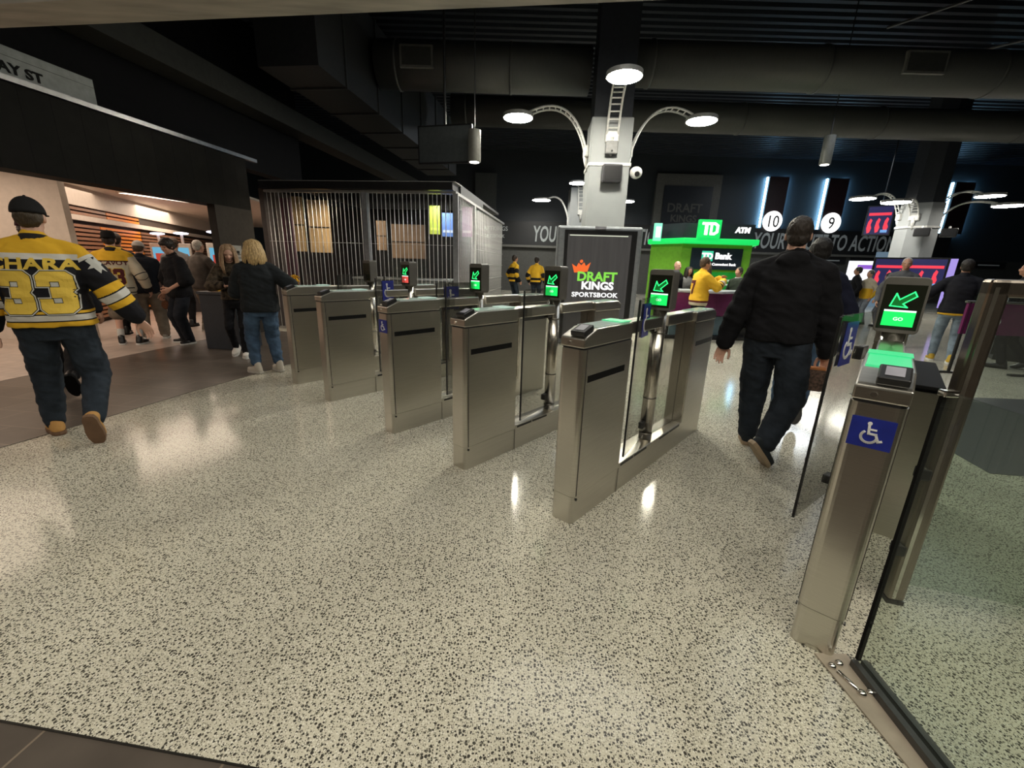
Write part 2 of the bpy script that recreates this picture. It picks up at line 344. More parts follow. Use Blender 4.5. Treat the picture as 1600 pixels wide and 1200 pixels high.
for x, num, lx in ((13.95, '10', 'left'), (17.15, '9', 'right'), (23.9, '8', None)):
    cl = thing('portal_column', {'10': 'maroon column panel edged in blue light above the disc numbered 10', '9': 'maroon column panel edged in blue light above the disc numbered 9', '8': 'maroon column panel edged in blue light at the far right'}[num], 'column panel', (x, 25, 3.75))
    mb = MB(); mb.box(-.52, .52, -.32, -.18, 0, 2.6); mb.build('panel', MAROON, cl)
    mb = MB(); mb.box(-.56, -.50, -.16, -.06, .05, 2.6); lab(mb.build('light_strip', LED, cl), 'glowing blue strip')
    mb = MB(); mb.box(.50, .56, -.16, -.06, .05, 2.6); lab(mb.build('light_strip', LED, cl), 'glowing blue strip')
    if num == '8': continue
    ds = thing('number_disc', {'10': 'round white lit disc numbered 10, left of the large person\'s head', '9': 'round white lit disc numbered 9, the right one of the pair'}[num], 'sign', (x, 24.672, 4.12))
    mb = MB(); mb.disc((0, 0, 0), (0, -1, 0), .52, .06); mb.build('disc', emis('disc_white', (1, 1, 1), 1.6), ds)
    lettering('number', num, .85, (-.0, -.062, -.3), (1, 0, 0), Z, BLACK, ds, .004, .85)
pt = thing('portal_frame', 'grey framed dark portal panel with faint logo above the bank booth', 'panel', (9.2, 25, 0))
mb = MB(); mb.box(-1.75, 1.75, -.25, 0, 3.76, 6.35); mb.build('frame', pm('portal_grey', (.10, .10, .095), .5), pt)
mb = MB(); mb.box(-1.32, 1.3, -.30, -.25, 3.8, 5.75); mb.build('panel', pm('portal_dark', (.014, .018, .026), .4), pt)
lettering('logo', 'DRAFT', .62, (-.1, -.305, 4.45), (1, 0, 0), Z, pm('faint_letter', (.09, .09, .085), .5), pt, .012)
lettering('logo', 'KINGS', .5, (-.1, -.305, 3.95), (1, 0, 0), Z, pm('faint_letter2', (.09, .09, .085), .5), pt, .012)
mb = MB(); mb.box(-2.3, -1.15, 24.7, 24.98, 4.2, 6.1); struct(mb.build('trim_7', pm('pale_grey_panel', (.06, .066, .068), .5)))
# far stalls
for i, x in enumerate((17.6, 19.8, 24.2, 26.6)):
    s_ = thing('stall_sign', ('dark stall menu board under the slogan, left one of the pair', 'dark stall menu board under the slogan, right one of the pair', 'dark stall menu board right of the far lamp pillar', 'dark stall menu board at the far right edge of the hall')[i], 'sign', (x, 24.88, 2.0))
    mb = MB(); mb.box(-.95, .95, -.08, 0, 0, .36); mb.build('board', FASC, s_)
    mb = MB(); mb.box(-.6, .6, -.09, -.08, .14, .2); mb.build('menu_line', FT, s_)
# ------------------------------------------------------------------ ducts
DUCT = pm('duct_paint', (.085, .088, .085), .5, .1, var=.08, vscale=8, stretch=(12, 1, 1))
def duct(x0, x1, y, z, r, label, seams=1.2):
    t = thing('air_duct', label, 'duct', (x0, y, z)); mb = MB(); mb.cyl((0, 0, 0), (x1-x0, 0, 0), r, None, 40); mb.build('pipe', DUCT, t, True)
    x = .4
    while x < x1-x0:
        mb = MB(); mb.cyl((x, 0, 0), (x+.05, 0, 0), r+.018, None, 40); mb.build('seam', DUCT, t, True); x += seams
    return t
dc = duct(-3.05, 1.45, 10.5, 5.46, .45, 'thick round grey air duct on the left of the lamp pillar', 2.4)
dc2 = duct(2.3, 20, 10.5, 5.62, .42, 'thick round grey air duct on the right of the lamp pillar', 3.6)
duct(-2, 28, 14.0, 5.72, .40, 'second round air duct, crossing farther back', 4)
VENTM = pm('vent_grille', (.05, .052, .048), .5)
for t, xx, dx, nm in ((dc, .9, .34, 0), (dc2, 5.9, .42, 1)):
    mb = MB(); mb.box(xx-dx, xx+dx, -.47, -.40, -.2, .2); f = mb.build('vent_frame', pm('vent_frame', (.16, .16, .15), .4), t)
    mb = MB(); mb.box(xx-dx+.04, xx+dx-.04, -.475, -.46, -.16, .16); mb.build('vent_mesh', VENTM, f)
rd = thing('rectangular_duct', 'large dark rectangular duct stepping back under the ceiling at left', 'duct', (-3.4, 8.2, 4.55))
mb = MB(); mb.obox((0, 0, 0), T*9, U*-1.1, Z*1.7); mb.build('casing', pm('dark_duct', (.035, .036, .038), .45, .2), rd)
for k in range(6):
    mb = MB(); mb.obox(T*(.9+k*1.4)+U*.03+Z*-.03, T*.06, U*-1.16, Z*1.76); mb.build('flange', pm('duct_flange', (.05, .052, .052), .4, .3), rd)
for k, (x0, y0, x1, y1) in enumerate(((0, 6.4, 0, 9.6), (5.6, 8, 7.2, 4.8), (8.8, 12.2, 11, 9), (10.5, 15, 13, 12), (-2, 9, -2.6, 6.5))):
    tag(MB().cyl((x0, y0, 7.2), (x1, y1, 7.2), .03, None, 8).build('conduit', pm('conduit', (.12, .12, .13), .4, .5)), 'thin grey conduit under the dark ceiling deck', 'pipe', 'ceiling conduits')
# hanging screen, pendant lights
tv = thing('hanging_screen', 'blank grey television hanging at an angle right of the dark ducts', 'television', (-1.45, 9.1, 3.64), math.radians(-14))
mb = MB(); mb.box(-.56, .56, 0, .07, -.34, .34); mb.build('casing', BLACK, tv, bevel=.01)
mb = MB(); mb.box(-.53, .53, -.004, 0, -.31, .31); mb.build('screen', pm('blank_screen', (.075, .085, .088), .3, .1), tv)
mb = MB(); mb.cyl((0, .05, .3), (0, .05, 3.6), .025); mb.build('hanger', BLACK, tv)
for k, (x, y, z, h_, l) in enumerate(((-.84, 8.8, 3.27, .55, 'grey cylinder pendant light beside the hanging screen'), (7.2, 11, 3.9, .62, 'grey cylinder pendant light hanging right of the lamp pillar'))):
    p = thing('pendant_light', l, 'lamp', (x, y, z)); MB().cyl((0, 0, .01), (0, 0, h_), .12, None, 24).build('shade', pm('pendant_grey', (.17, .17, .15), .4), p, True, .01)
    MB().cyl((0, 0, 0), (0, 0, .012), .09, None, 24).build('lens', emis('pendant_lens', (1, .96, .85), 5), p)
    MB().cyl((0, 0, h_), (0, 0, 7.3-z), .012, None, 8).build('cable', BLACK, p)
# ================================================================== LAMP PILLARS
LAMP = emis('lamp_lens', (1, .95, .80), 220); LAMP2 = emis('lamp_lens_far', (1, .96, .86), 70)
PIL = pm('pillar_grey', (.27, .285, .29), .5, var=.06, vscale=3)
LITE = pm('bracket_white', (.62, .62, .60), .4)
def lamp_arm(label, base, head, up, lens_r, strength=LAMP, group=None):
    """curved ladder truss from a wall bracket to a round flat lamp"""
    base, head = Vector(base), Vector(head); t = thing('arm_lamp', label, 'lamp', base); h_ = head-base
    out = Vector((h_.x, h_.y, 0)); L_ = out.length; out.normalize(); side = out.cross(Z)
    def pt(k, s, lift): 
        a, b, c = Vector((0, 0, 0)), out*L_*.22+Z*(h_.z*1.05+up), out*(L_-lens_r*.8)+Z*(h_.z+.10)
        return a*(1-k)**2+b*2*k*(1-k)+c*k*k+side*s
    for s in (-.11, .11): MB().tube([pt(i/14, s, 0) for i in range(15)], .022, 6).build('rail', LITE, t, True)
    mb = MB()
    for i in range(1, 12): mb.cyl(pt(i/12, -.11, 0), pt(i/12, .11, 0), .014, None, 6)
    mb.build('rungs', LITE, t)
    mb = MB(); mb.obox(side*-.14-out*.2-Z*.10, side*.28, out*.24, Z*.22); mb.build('bracket', LITE, t, bevel=.03)
    MB().tube([Vector((0, 0, 0)), out*-.02-Z*.16, -out*.08-Z*.38], [.06, .055, .035], 10).build('stay', LITE, t, True)
    MB().disc(h_+Z*.01, Z, lens_r+.025, .07).build('lamp_head', pm('lamp_housing', (.25, .25, .24), .4), t)
    MB().disc(h_, Z, lens_r, .012).build('lens', strength, t)
    return t
P0 = Vector((1.9, 10.05, 0))
pl = thing('pillar', 'pale grey square pillar carrying three bright arm lamps, in the middle', 'pillar', P0, -TH*.4)
mb = MB(); mb.box(-.42, .42, -.42, .42, 0, 4.36); mb.build('shaft', PIL, pl, bevel=.02)
mb = MB(); mb.box(-.38, .38, -.38, .38, 4.36, 7.4); lab(mb.build('upper_shaft', pm('dark_pillar_top', (.02, .024, .032), .6), pl), 'dark upper part of the pillar')
mb = MB(); mb.box(-.44, .44, -.44, .44, 3.46, 3.52); lab(mb.build('band', LITE, pl), 'white band')
lamp_arm('bright round lamp reaching toward the camera from the middle pillar', (1.88, 9.6, 3.98), (1.68, 7.98, 4.42), .5, .27)
lamp_arm('bright round lamp on the left arm of the middle pillar', (1.42, 10, 3.78), (-.04, 10, 4.38), .5, .29)
lamp_arm('bright round lamp on the right arm of the middle pillar', (2.36, 10, 3.78), (3.80, 10, 4.42), .5, .29)
sp = thing('loudspeaker', 'dark loudspeaker on the front of the middle pillar below its band', 'loudspeaker', (1.92, 9.52, 3.12))
MB().box(-.2, .2, -.1, .08, 0, .34).build('cabinet', pm('speaker_dark', (.03, .03, .035), .5), sp, bevel=.03)
MB().box(-.17, .17, -.107, -.1, .04, .3).build('grille', BLACK, sp)
sp = thing('control_box', 'small grey box under the front lamp bracket of the middle pillar', 'box', (1.88, 9.58, 3.66))
MB().box(-.12, .12, -.08, .02, 0, .24).build('case', pm('box_grey', (.2, .2, .2), .5), sp, bevel=.02)
MB().cyl((0, -.09, .05), (0, -.082, .05), .02).build('knob', BLACK, sp)
cmx = thing('security_camera', 'white security camera on the right side of the middle pillar', 'camera', (2.36, 9.75, 3.36))
MB().ell((.1, -.05, 0), .13, .1, .12).build('dome', LITE, cmx, True); MB().cyl((.1, -.12, -.03), (.1, -.17, -.05), .05).build('lens', BLACK, cmx)
# far pillar behind
pf = thing('pillar', 'distant pale pillar half hidden left of the middle pillar', 'pillar', (3.05, 22, 0)); MB().box(-.55, .55, -.5, .5, 0, 5.0).build('shaft', PIL, pf, bevel=.02)
lamp_arm('small distant lamp on the left arm of the half-hidden far pillar', (2.5, 22, 3.6), (1.15, 22, 4.45), .4, .42, LAMP2)
lamp_arm('small distant lamp showing right of the middle pillar', (3.6, 22, 3.6), (5.2, 22, 4.5), .4, .42, LAMP2)
lamp_arm('small distant lamp just left of the middle pillar, partly hidden', (3.0, 21.4, 3.9), (2.6, 20, 4.9), .4, .36, LAMP2)
# right pillar: chamfered, four lamps
pr = thing('pillar', 'pale panelled pillar with curved lamp arms at the right', 'pillar', (13.5, 15.2, 0), math.radians(-42))
oc = [(.55*math.cos(PI/8+PI/4*k)/math.cos(PI/8), .55*math.sin(PI/8+PI/4*k)/math.cos(PI/8)) for k in range(8)]
MB().prism(oc, (0, 0, 0), (1, 0, 0), (0, 1, 0), (0, 0, 3.75)).build('shaft', PIL, pr)
MB().prism(offset_poly(oc, .03), (0, 0, 2.98), (1, 0, 0), (0, 1, 0), (0, 0, .06)).build('band', LITE, pr)
MB().prism(offset_poly(oc, -.05), (0, 0, 3.75), (1, 0, 0), (0, 1, 0), (0, 0, 3.6)).build('upper_shaft', pm('dark_pillar_top', (.02, .024, .032), .6), pr)
for b, h_, l in (((13.0, 14.85, 3.30), (11.75, 14.2, 3.62), 'lamp on the near left arm of the right-hand panelled pillar'), ((12.95, 15.4, 3.35), (11.9, 15.8, 3.95), 'lamp on the far left arm of the right-hand panelled pillar'),
                ((14.0, 15.0, 3.32), (15.25, 14.2, 3.62), 'lamp on the near right arm of the right-hand panelled pillar'), ((14.1, 15.5, 3.35), (15.6, 15.2, 4.05), 'lamp on the far right arm of the right-hand panelled pillar')):
    lamp_arm(l, b, h_, .35, .36, LAMP2)
for k, (x, y) in enumerate(((13.0, 14.42), (13.8, 14.36))):
    q = thing('loudspeaker', ('black wedge loudspeaker on the right pillar, left of two', 'black wedge loudspeaker on the right pillar, right of two')[k], 'loudspeaker', (x, y, 2.68), math.radians(-42))
    MB().box(-.2, .2, -.15, .1, 0, .26).build('cabinet', BLACK, q, bevel=.03); MB().cyl((0, .05, .26), (0, .1, .32), .03).build('bracket', LITE, q)
# ================================================================== TOTEM
tt = thing('advertising_totem', 'tall grey advertising totem with dark sportsbook screen behind the turnstiles', 'advertising display', (1.5, 8.0, 0), -TH*.35)
mb = MB(); mb.box(-.76, .76, 0, .35, 0, 2.14); mb.build('frame', pm('totem_grey', (.30, .32, .34), .4, .3), tt, bevel=.04)
mb = MB(); mb.box(-.63, .66, -.012, 0, .10, 2.07); mb.build('bezel', BLACK, tt)
mb = MB(); mb.box(-.57, .56, -.016, -.012, .14, 2.0); scr = mb.build('screen', pm('totem_screen', (.03, .028, .028), .25, 0, .22, (.20, .19, .18), .35, 3, stretch=(5, 1, .3)), tt)
mb = MB(); mb.box(-.54, .5, -.018, -.016, 1.97, 1.985); mb.build('light_line', emis('screen_line', (.9, .95, .75), .8), scr)
mb = MB(); mb.box(-.1, .1, -.02, .0, 2.09, 2.135); mb.build('sensor', pm('sensor_grey', (.45, .45, .5), .4), tt)
WT = emis('screen_white', (1, 1, 1), 1.0); GRN = emis('screen_lime', (.25, .75, .08), .95); ORG = emis('screen_orange', (1, .16, .03), .9)
crown = [(-.17, .16), (-.12, 0), (.12, 0), (.17, .16), (.085, .10), (.05, .17), (0, .12), (-.05, .17), (-.085, .10)]
fl = flat('crown_logo', [crown, arc(0, .19, .03, 0, 2*PI, 12)[:-1]], (-.30, -.0165, 1.34), (1, .0, .1), Z, ORG, scr)
lettering('lettering', 'DRAFT', .225, (-.0, -.0165, 1.19), (1, 0, 0), Z, GRN, scr, .008, 1.05)
lettering('lettering', 'KINGS', .19, (.02, -.0165, 1.04), (1, 0, 0), Z, WT, scr, .008, 1.08)
lettering('lettering', 'SPORTSBOOK', .115, (-.02, -.0165, .90), (1, 0, 0), Z, WT, scr, .004, 1.12, space=1.05)
# ================================================================== BANK BOOTH
GR = pm('booth_green', (.10, .26, .02), .45, emit=.10, ecol=(.16, .45, .02)); GD = pm('booth_green_dark', (.01, .26, .03), .4, emit=.05, ecol=(.01, .5, .06))
LG = emis('lit_green', (.01, .75, .13), .95)
bo = thing('bank_booth', 'bright green bank booth with lit canopy and dark screen', 'booth', (0, 11.0, 0))
mb = MB(); mb.prism([(3.62, .9), (4.12, 0), (5.85, 0), (6.1, .9)], (0, 0, 0), (1, 0, 0), (0, 1, 0), (0, 0, 2.06)); mb.build('wall', GR, bo)
mb = MB(); mb.prism([(3.5, .85), (4.08, -.16), (5.92, -.16), (6.3, .85)], (0, 0, 2.06), (1, 0, 0), (0, 1, 0), (0, 0, .13)); mb.build('canopy', LG, bo, bevel=.02)
mb = MB(); mb.prism([(3.55, .95), (4.15, .1), (5.9, .1), (6.25, .95)], (0, 0, 2.19), (1, 0, 0), (0, 1, 0), (0, 0, .36)); hd = mb.build('header', pm('booth_header', (.008, .012, .016), .4), bo)
lettering('atm_lettering', 'ATM', .17, (5.6, .098, 2.36), (1, 0, 0), Z, emis('atm_white', (1, 1, 1), 1.5), hd, .012, 1.0, .1)
mb = MB(); mb.box(4.36, 5.63, -.03, 0, 1.46, 1.97); sc = mb.build('screen', pm('booth_screen', (.012, .02, .028), .3), bo)
mb = MB(); mb.box(4.62, 4.90, -.035, -.03, 1.66, 1.90); mb.build('logo_tile', emis('tile_green', (.05, .6, .35), 1), sc)
lettering('lettering', 'TD', .2, (4.76, -.038, 1.71), (1, 0, 0), Z, WT, sc, .012); lettering('lettering', 'Bank', .2, (5.15, -.033, 1.72), (1, 0, 0), Z, WT, sc, .012)
lettering('lettering', 'Most Convenient Bank', .085, (5.1, -.033, 1.56), (1, 0, 0), Z, WT, sc, .004)
mb = MB(); mb.box(4.4, 5.6, -.012, 0, .3, 1.4); pn = mb.build('panel', GD, bo)
lettering('lettering', 'UNEXPECTEDLY', .06, (5.3, -.015, 1.18), (1, 0, 0), Z, WT, pn); lettering('lettering', 'HUMAN', .06, (5.3, -.015, 1.08), (1, 0, 0), Z, WT, pn)
td = thing('bank_sign', 'square green lit sign with white letters standing on the booth canopy', 'sign', (4.66, 10.86, 2.19))
MB().box(-.27, .27, -.05, .05, 0, .42).build('sign_box', LG, td, bevel=.01)
for P, nm in (([(-.2, .30), (-.2, .36), (.02, .36), (.02, .30), (-.05, .30), (-.05, .07), (-.13, .07), (-.13, .30)], 't'), ([(.0, .07), (.0, .36), (.12, .36), (.21, .30), (.21, .13), (.12, .07)], 'd')):
    flat('letter', [P], (0, -.051, 0), (1, 0, 0), Z, emis('letter_white', (1, 1, 1), 1.6), td)
flat('letter_gap', [[(.06, .13), (.06, .30), (.10, .30), (.14, .27), (.14, .16), (.10, .13)]], (0, -.0535, 0), (1, 0, 0), Z, LG, td)
t2 = thing('side_sign', 'narrow lit green and white sign at the left end of the booth header', 'sign', (3.52, 11.3, 2.12)); MB().box(-.05, .13, -.05, .05, 0, .42).build('sign_box', emis('teal_lit', (.25, .9, .6), .9), t2); MB().box(-.02, .1, -.055, -.05, .08, .34).build('letter', WT, t2)
# purple counter in front of the booth
ct = thing('counter', 'grey topped counter with purple panels in front of the bank booth', 'counter', (0, 8.9, 0))
TOPM = pm('counter_top', (.35, .37, .40), .35); PUR = pm('purple_panel', (.12, .012, .075), .4)
mb = MB(); mb.prism([(3.2, .1), (4.25, -.08), (4.75, .25), (5.6, .3), (5.6, .8), (3.2, .7)], (0, 0, .98), (1, 0, 0), (0, 1, 0), (0, 0, .05)); mb.build('counter_top', TOPM, ct, bevel=.01)
for i, (x0, x1, y) in enumerate(((3.3, 4.18, .05), (4.24, 4.86, .2), (4.9, 5.5, .36))):
    MB().box(x0, x1, y, y+.06, .50, .98).build('panel', PUR, ct)
    MB().box(x0+.03, x1-.03, y+.08, y+.12, .08, .48).build('kick_panel', pm('kick_blue', (.12, .19, .23), .3), ct)
MB().box(3.25, 5.55, .1, .75, .0, .07).build('base', BLACK, ct); MB().box(3.35, 5.5, .3, .7, .07, .97).build('body', BLACK, ct)
# ------------------------------------------------------------------ screens by the right pillar
RED = emis('screen_red', (1, .06, .10), .9); NVB = emis('screen_navy', (.04, .04, .16), .45)
def red_screen(label, x, y, z, w_, h_, rz, violet=False, group=None):
    t = thing('info_screen', label, 'screen', (x, y, z), rz); MB().box(-w_/2-.05, w_/2+.05, 0, .12, -.05, h_+.05).build('casing', BLACK, t)
    s_ = MB().box(-w_/2, w_/2, -.01, 0, 0, h_).build('screen', NVB, t)
    MB().box(-w_/2+.04, w_/2-.04, -.014, -.01, h_*.68, h_*.78).build('headline', RED, s_)
    for k in range(3):
        P = [(0, 0), (.08, .02), (.12, .12), (.07, .2), (.1, .3), (.03, .34), (-.03, .26), (-.05, .12)]
        flat('figure', [[(a*h_*.9, b*h_*1.6) for a, b in P]], (-w_/2+w_*(.12+.33*k), -.0105, .04+.02*k), (1, 0, 0), Z, RED, s_)
    MB().box(w_*.15, w_*.42, -.014, -.01, h_*.06, h_*.16).build('caption', emis('screen_blue', (.2, .45, .9), .8), s_)
    if z < 2: MB().box(-.1, .1, .02, .1, -z, -.05).build('stand', BLACK, t)
    else: MB().cyl((0, .08, h_), (0, .08, 7.3-z), .03).build('hanger', BLACK, t)
    if violet: MB().box(w_/2+.06, w_/2+.22, -.02, .1, -.6, h_+.02).build('light_column', emis('violet_lit', (.45, .35, .9), .8), t)
    return t
red_screen('left one of the two red and navy screens low on the right pillar', 11.95, 14.0, 1.1, .8, .85, math.radians(-32))
red_screen('right one of the two red and navy screens low on the right pillar', 13.0, 14.0, 1.1, 1.0, .88, math.radians(-42), True)
red_screen('small red and navy screen hung high left of the right pillar', 16.0, 20, 3.2, .85, 1.15, math.radians(-36))
ws = thing('menu_screen', 'bright white and purple screen at a far stall', 'screen', (15.75, 20, 1.2), math.radians(-36)); MB().box(-.5, .5, 0, .1, 0, .85).build('screen', emis('white_lit', (.9, .92, 1), 1.1), ws); MB().box(-.15, .45, -.01, 0, .5, .68).build('banner', emis('purple_lit', (.25, .08, .6), .9), ws)
MB().box(-.05, .05, .02, .08, -1.2, 0).build('stand', BLACK, ws)
bg = thing('light_panel', 'soft blue lit wall panel behind the crowd', 'panel', (17.2, 20.6, 0), math.radians(-36)); MB().box(-.35, .35, 0, .08, 0, 2.5).build('panel', emis('soft_blue', (.16, .26, .36), .5), bg)
# ------------------------------------------------------------------ purple barrier sign and bench at the right
ps = thing('barrier_sign', 'purple panel with white emblem hung on dark barrier legs, behind the glass', 'barrier', (7.36, 6.4, 0), math.radians(-7))
MB().box(-.55, .48, -.02, .02, .62, 1.08).build('panel', PUR, ps); 
MB().cyl((-.58, 0, 1.1), (.62, 0, 1.1), .02).build('top_rail', STEEL, ps)
for x in (-.52, .55): MB().tube([(x, 0, 1.1), (x, 0, .03)], .022).build('leg', BLACK, ps)
MB().box(-.75, -.3, -.03, .03, 0, .03).build('foot', BLACK, ps); MB().box(.32, .78, -.03, .03, 0, .03).build('foot', BLACK, ps)
flat('emblem', [[(.0, .0), (.06, .04), (.08, .10), (.06, .16), (0, .19), (-.03, .17), (.02, .13), (-.03, .10), (.03, .08), (.02, .04)]], (-.13, -.021, .72), (1, 0, 0), Z, pm('emblem_white', (.8, .8, .8), .4), ps)
dk = thing('service_counter', 'long dark service counter far right behind the glass', 'counter', (9.0, 7.6, 0), math.radians(-40))
MB().box(-.2, 3.5, 0, .7, .1, 1.05).build('body', BLACK, dk); MB().box(-.25, 3.55, -.06, .75, 1.05, 1.1).build('counter_top', TOPM, dk); MB().box(-.15, 3.4, .05, .65, 0, .1).build('base', BLACK, dk)
# ================================================================== TURNSTILES
GA = Vector((math.cos(GY), math.sin(GY), 0)); GL = Vector((-GA.y, GA.x, 0))
SMOKE = glass('smoked_glass', (.74, .74, .72), .06, .06, 1.3, .35); CLEAR = glass('clear_green_glass', (.86, .905, .87), .04)
SCRB = pm('screen_black', (.01, .012, .008), .2, emit=.03, ecol=(.05, .05, .02))
NEON = emis('arrow_green', (.03, 1, .22), 1.8); GO = emis('go_green', (.01, .80, .12), 1.25); GOR = emis('stop_red', (.9, .10, .08), .9); WHT = emis('bar_white', (.85, 1, .92), 1.1)
PLATE = pm('scanner_glass', (.42, .47, .45), .12, var=.05, emit=.10, ecol=(.6, 1, .8))
PLATEG = emis('scanner_green', (.06, .80, .30), .75); PLATEW = pm('scanner_white', (.6, .66, .63), .15, var=.04, emit=.3, ecol=(.6, 1, .85))
W2 = .075
def turnstile(loc, label, screen='go', front_sticker=False, right_leaf=True, left_leaf=True, right_sticker=False, left_sticker=False, splay=False, green=False, glow=False):
    t = thing('turnstile', label, 'turnstile', loc, GY, 'turnstiles in a diagonal row')
    # front cabinet with rounded nose
    nose = rrect(0, .53, -W2, W2, .03, 5, (0, 1, 1, 0))
    fc = MB().prism(nose, (0, 0, .175), (1, 0, 0), (0, 1, 0), (0, 0, .85)).build('front_cabinet', STEEL, t)
    # sloped head
    hp = [(0, 1.034), (0, 1.083), (.02, 1.092), (.118, 1.128), (.53, 1.128), (.53, 1.034)]
    hd = MB().prism(hp, (0, -W2, 0), (1, 0, 0), (0, 0, 1), (0, 2*W2, 0)).build('head', STEEL, t, bevel=.006)
    MB().prism(offset_poly(nose, -.003), (0, 0, 1.025), (1, 0, 0), (0, 1, 0), (0, 0, .009)).build('shadow_gap', BLACK, t)
    # base
    base = rrect(0, 2.12, -W2, W2, .03, 5, (1, 1, 1, 1))
    MB().prism(offset_poly(base, -.002), (0, 0, 0), (1, 0, 0), (0, 1, 0), (0, 0, .172)).build('base', STEEL, t)
    MB().box(.53, 1.63, -W2, W2, .172, .2).build('sill', STEEL, t, bevel=.004)
    for sy in (-1, 1):
        y0, y1 = sorted((sy*W2, sy*(W2+.002)))
        MB().box(.055, .465, y0, y1, .845, .882).build('slot', RUBBER, t)
        for x0, x1 in ((.56, .74), (.755, .95), (1.18, 1.36), (1.375, 1.58)): MB().box(x0, x1, y0, y1, .178, .194).build('vent', BLACK, t)
        MB().box(.028, .034, y0, y1, .175, 1.025).build('seam', pm('seam_dark', (.05, .045, .04), .5), t)
        MB().box(.53, .533, y0, y1, .0, .172).build('seam', pm('seam_dark', (.05, .045, .04), .5), t)
        MB().cyl((.03, sy*W2, .155), (.03, sy*(W2+.006), .155), .008, None, 10).build('bolt', BLACK, t)
        MB().box(1.69, 2.08, y0, y1, .845, .882).build('slot', BLACK, t)
    MB().cyl((.0, .02, 1.058), (-.005, .02, 1.058), .009, None, 12).build('lock', CHROME, t)
    # reader on the slope and scanner plate on top
    sl = Matrix.Translation((.062, -.012, 1.112)) @ Matrix.Rotation(-math.atan2(.036, .1), 4, 'Y')
    rd_ = MB().box(-.052, .046, -.05, .036, -.005, .024, sl).build('card_reader', BLACK, t, bevel=.006)
    MB().box(-.03, .03, -.032, .018, .0245, .0255, sl).build('reader_mark', pm('reader_pale', (.28, .28, .33), .4), rd_)
    MB().box(.13, .50, -W2+.012, W2-.012, 1.128, 1.136).build('scanner_plate', PLATEG if green else PLATE, t, bevel=.002)
    MB().box(.40, .51, -W2+.006, W2-.006, 1.137, 1.141).build('scanner_light', PLATEG if green or glow else PLATEW, t)
    # beam, pole, screen
    MB().box(.53, 1.03, -.05, .05, 1.05, 1.128).build('beam', STEEL, t, bevel=.008)
    MB().box(1.13, 1.63, -.05, .05, 1.05, 1.128).build('beam', STEEL, t, bevel=.008)
    po = MB().cyl((1.08, 0, .2), (1.08, 0, 1.2), .047, None, 28).build('pole', STEELV, t, True)
    for z in (.24, .52, 1.0): MB().cyl((1.08, 0, z), (1.08, 0, z+.012), .0485, None, 28).build('ring', pm('ring_dark', (.2, .19, .17), .35, 1), po, True)
    sh = rrect(-.086, .086, 1.165, 1.437, .022, 5)
    so = MB().prism(sh, (1.03, 0, 0), (0, 1, 0), (0, 0, 1), (.10, 0, 0)).build('screen_housing', HOUSE, t, bevel=.004)
    MB().box(1.028, 1.03, -.076, .076, 1.185, 1.40).build('screen', SCRB, so)
    u_, v_ = (0, -1, 0), (0, 0, 1); o_ = (1.0275, 0, 1.335)
    if screen:
        AR = [(-.043, -.038), (.022, -.042), (.004, -.026), (.048, .012), (.036, .033), (-.012, -.006), (-.028, .022)]
        flat('arrow_fill', [AR], o_, u_, v_, emis('arrow_fill', (.004, .22, .03), .6), so, .0004)
        flat('arrow', stroke(AR, .0055, True), o_, u_, v_, NEON, so, .001)
        flat('go_panel', [[(-.06, -.135), (.06, -.135), (.06, -.065), (-.06, -.065)]], o_, u_, v_, GO if screen == 'go' else GOR, so, .001)
        flat('white_bar', [[(-.06, -.065), (.06, -.065), (.06, -.056), (-.06, -.056)]], o_, u_, v_, WHT, so, .001)
        lettering('go_lettering', 'GO', .022, (1.0263, 0, 1.228), u_, v_, WHT, so, .0006, 1.1, ext=.0004)
    # rear cabinet
    rc_ = rrect(1.63, 2.12, -W2, W2, .03, 5, (1, 0, 0, 1))
    MB().prism(rc_, (0, 0, .172), (1, 0, 0), (0, 1, 0), (0, 0, .86)).build('rear_cabinet', STEEL, t)
    MB().prism([(1.63, 1.036), (1.63, 1.12), (2.06, 1.12), (2.12, 1.09), (2.12, 1.036)], (0, -W2, 0), (1, 0, 0), (0, 0, 1), (0, 2*W2, 0)).build('rear_head', STEEL, t, bevel=.006)
    MB().box(1.66, 2.05, -W2+.012, W2-.012, 1.12, 1.127).build('scanner_plate', PLATE, t, bevel=.002)
    MB().box(1.61, 1.63, -W2+.003, W2-.003, .2, 1.05).build('edge_post', STEELV, t)
    MB().box(1.14, 1.61, -.004, .004, .2, 1.05).build('fixed_glass', SMOKE, t)
    # swing leaves
    def leaf(y0, y1, sticker):
        a, b = Vector((.60, y0, 0)), Vector((1.05, y1, 0)); d = (b-a).normalized(); n = Vector((-d.y, d.x, 0)); sy = 1 if y0 > 0 else -1
        P = rrect(0, (b-a).length, .225, 1.262, .035, 5, (0, 1, 0, 0))
        lf = MB().prism(P, a-n*.005, d, Z, n*.010).build('glass_leaf', SMOKE, t)
        MB().obox(a-n*.006+Z*.225, d*.008, n*.012, Z*1.03).build('leaf_edge', BLACK, lf)
        MB().obox(b-n*.02-d*.09+Z*1.02, d*.09, n*.04, Z*.07).build('hinge', BLACK, lf, bevel=.006); MB().obox(b-n*.02-d*.07+Z*.30, d*.07, n*.04, Z*.05).build('hinge', BLACK, lf, bevel=.006)
        if sticker:
            for sg in ((-1, 1) if splay else (-1,)):
                uu = -d if sy > 0 else d
                wheelchair(a+d*.17+Z*1.12+n*(sy*.006)*(1), uu, Z, .16, .21, lf)
            wheelchair(a+d*.17+Z*1.12-n*(sy*.006), -uu, Z, .16, .21, lf)
    if right_leaf: leaf(-.066, .012, right_sticker)
    if left_leaf: leaf(.195 if splay else .066, .10 if splay else .03, left_sticker)
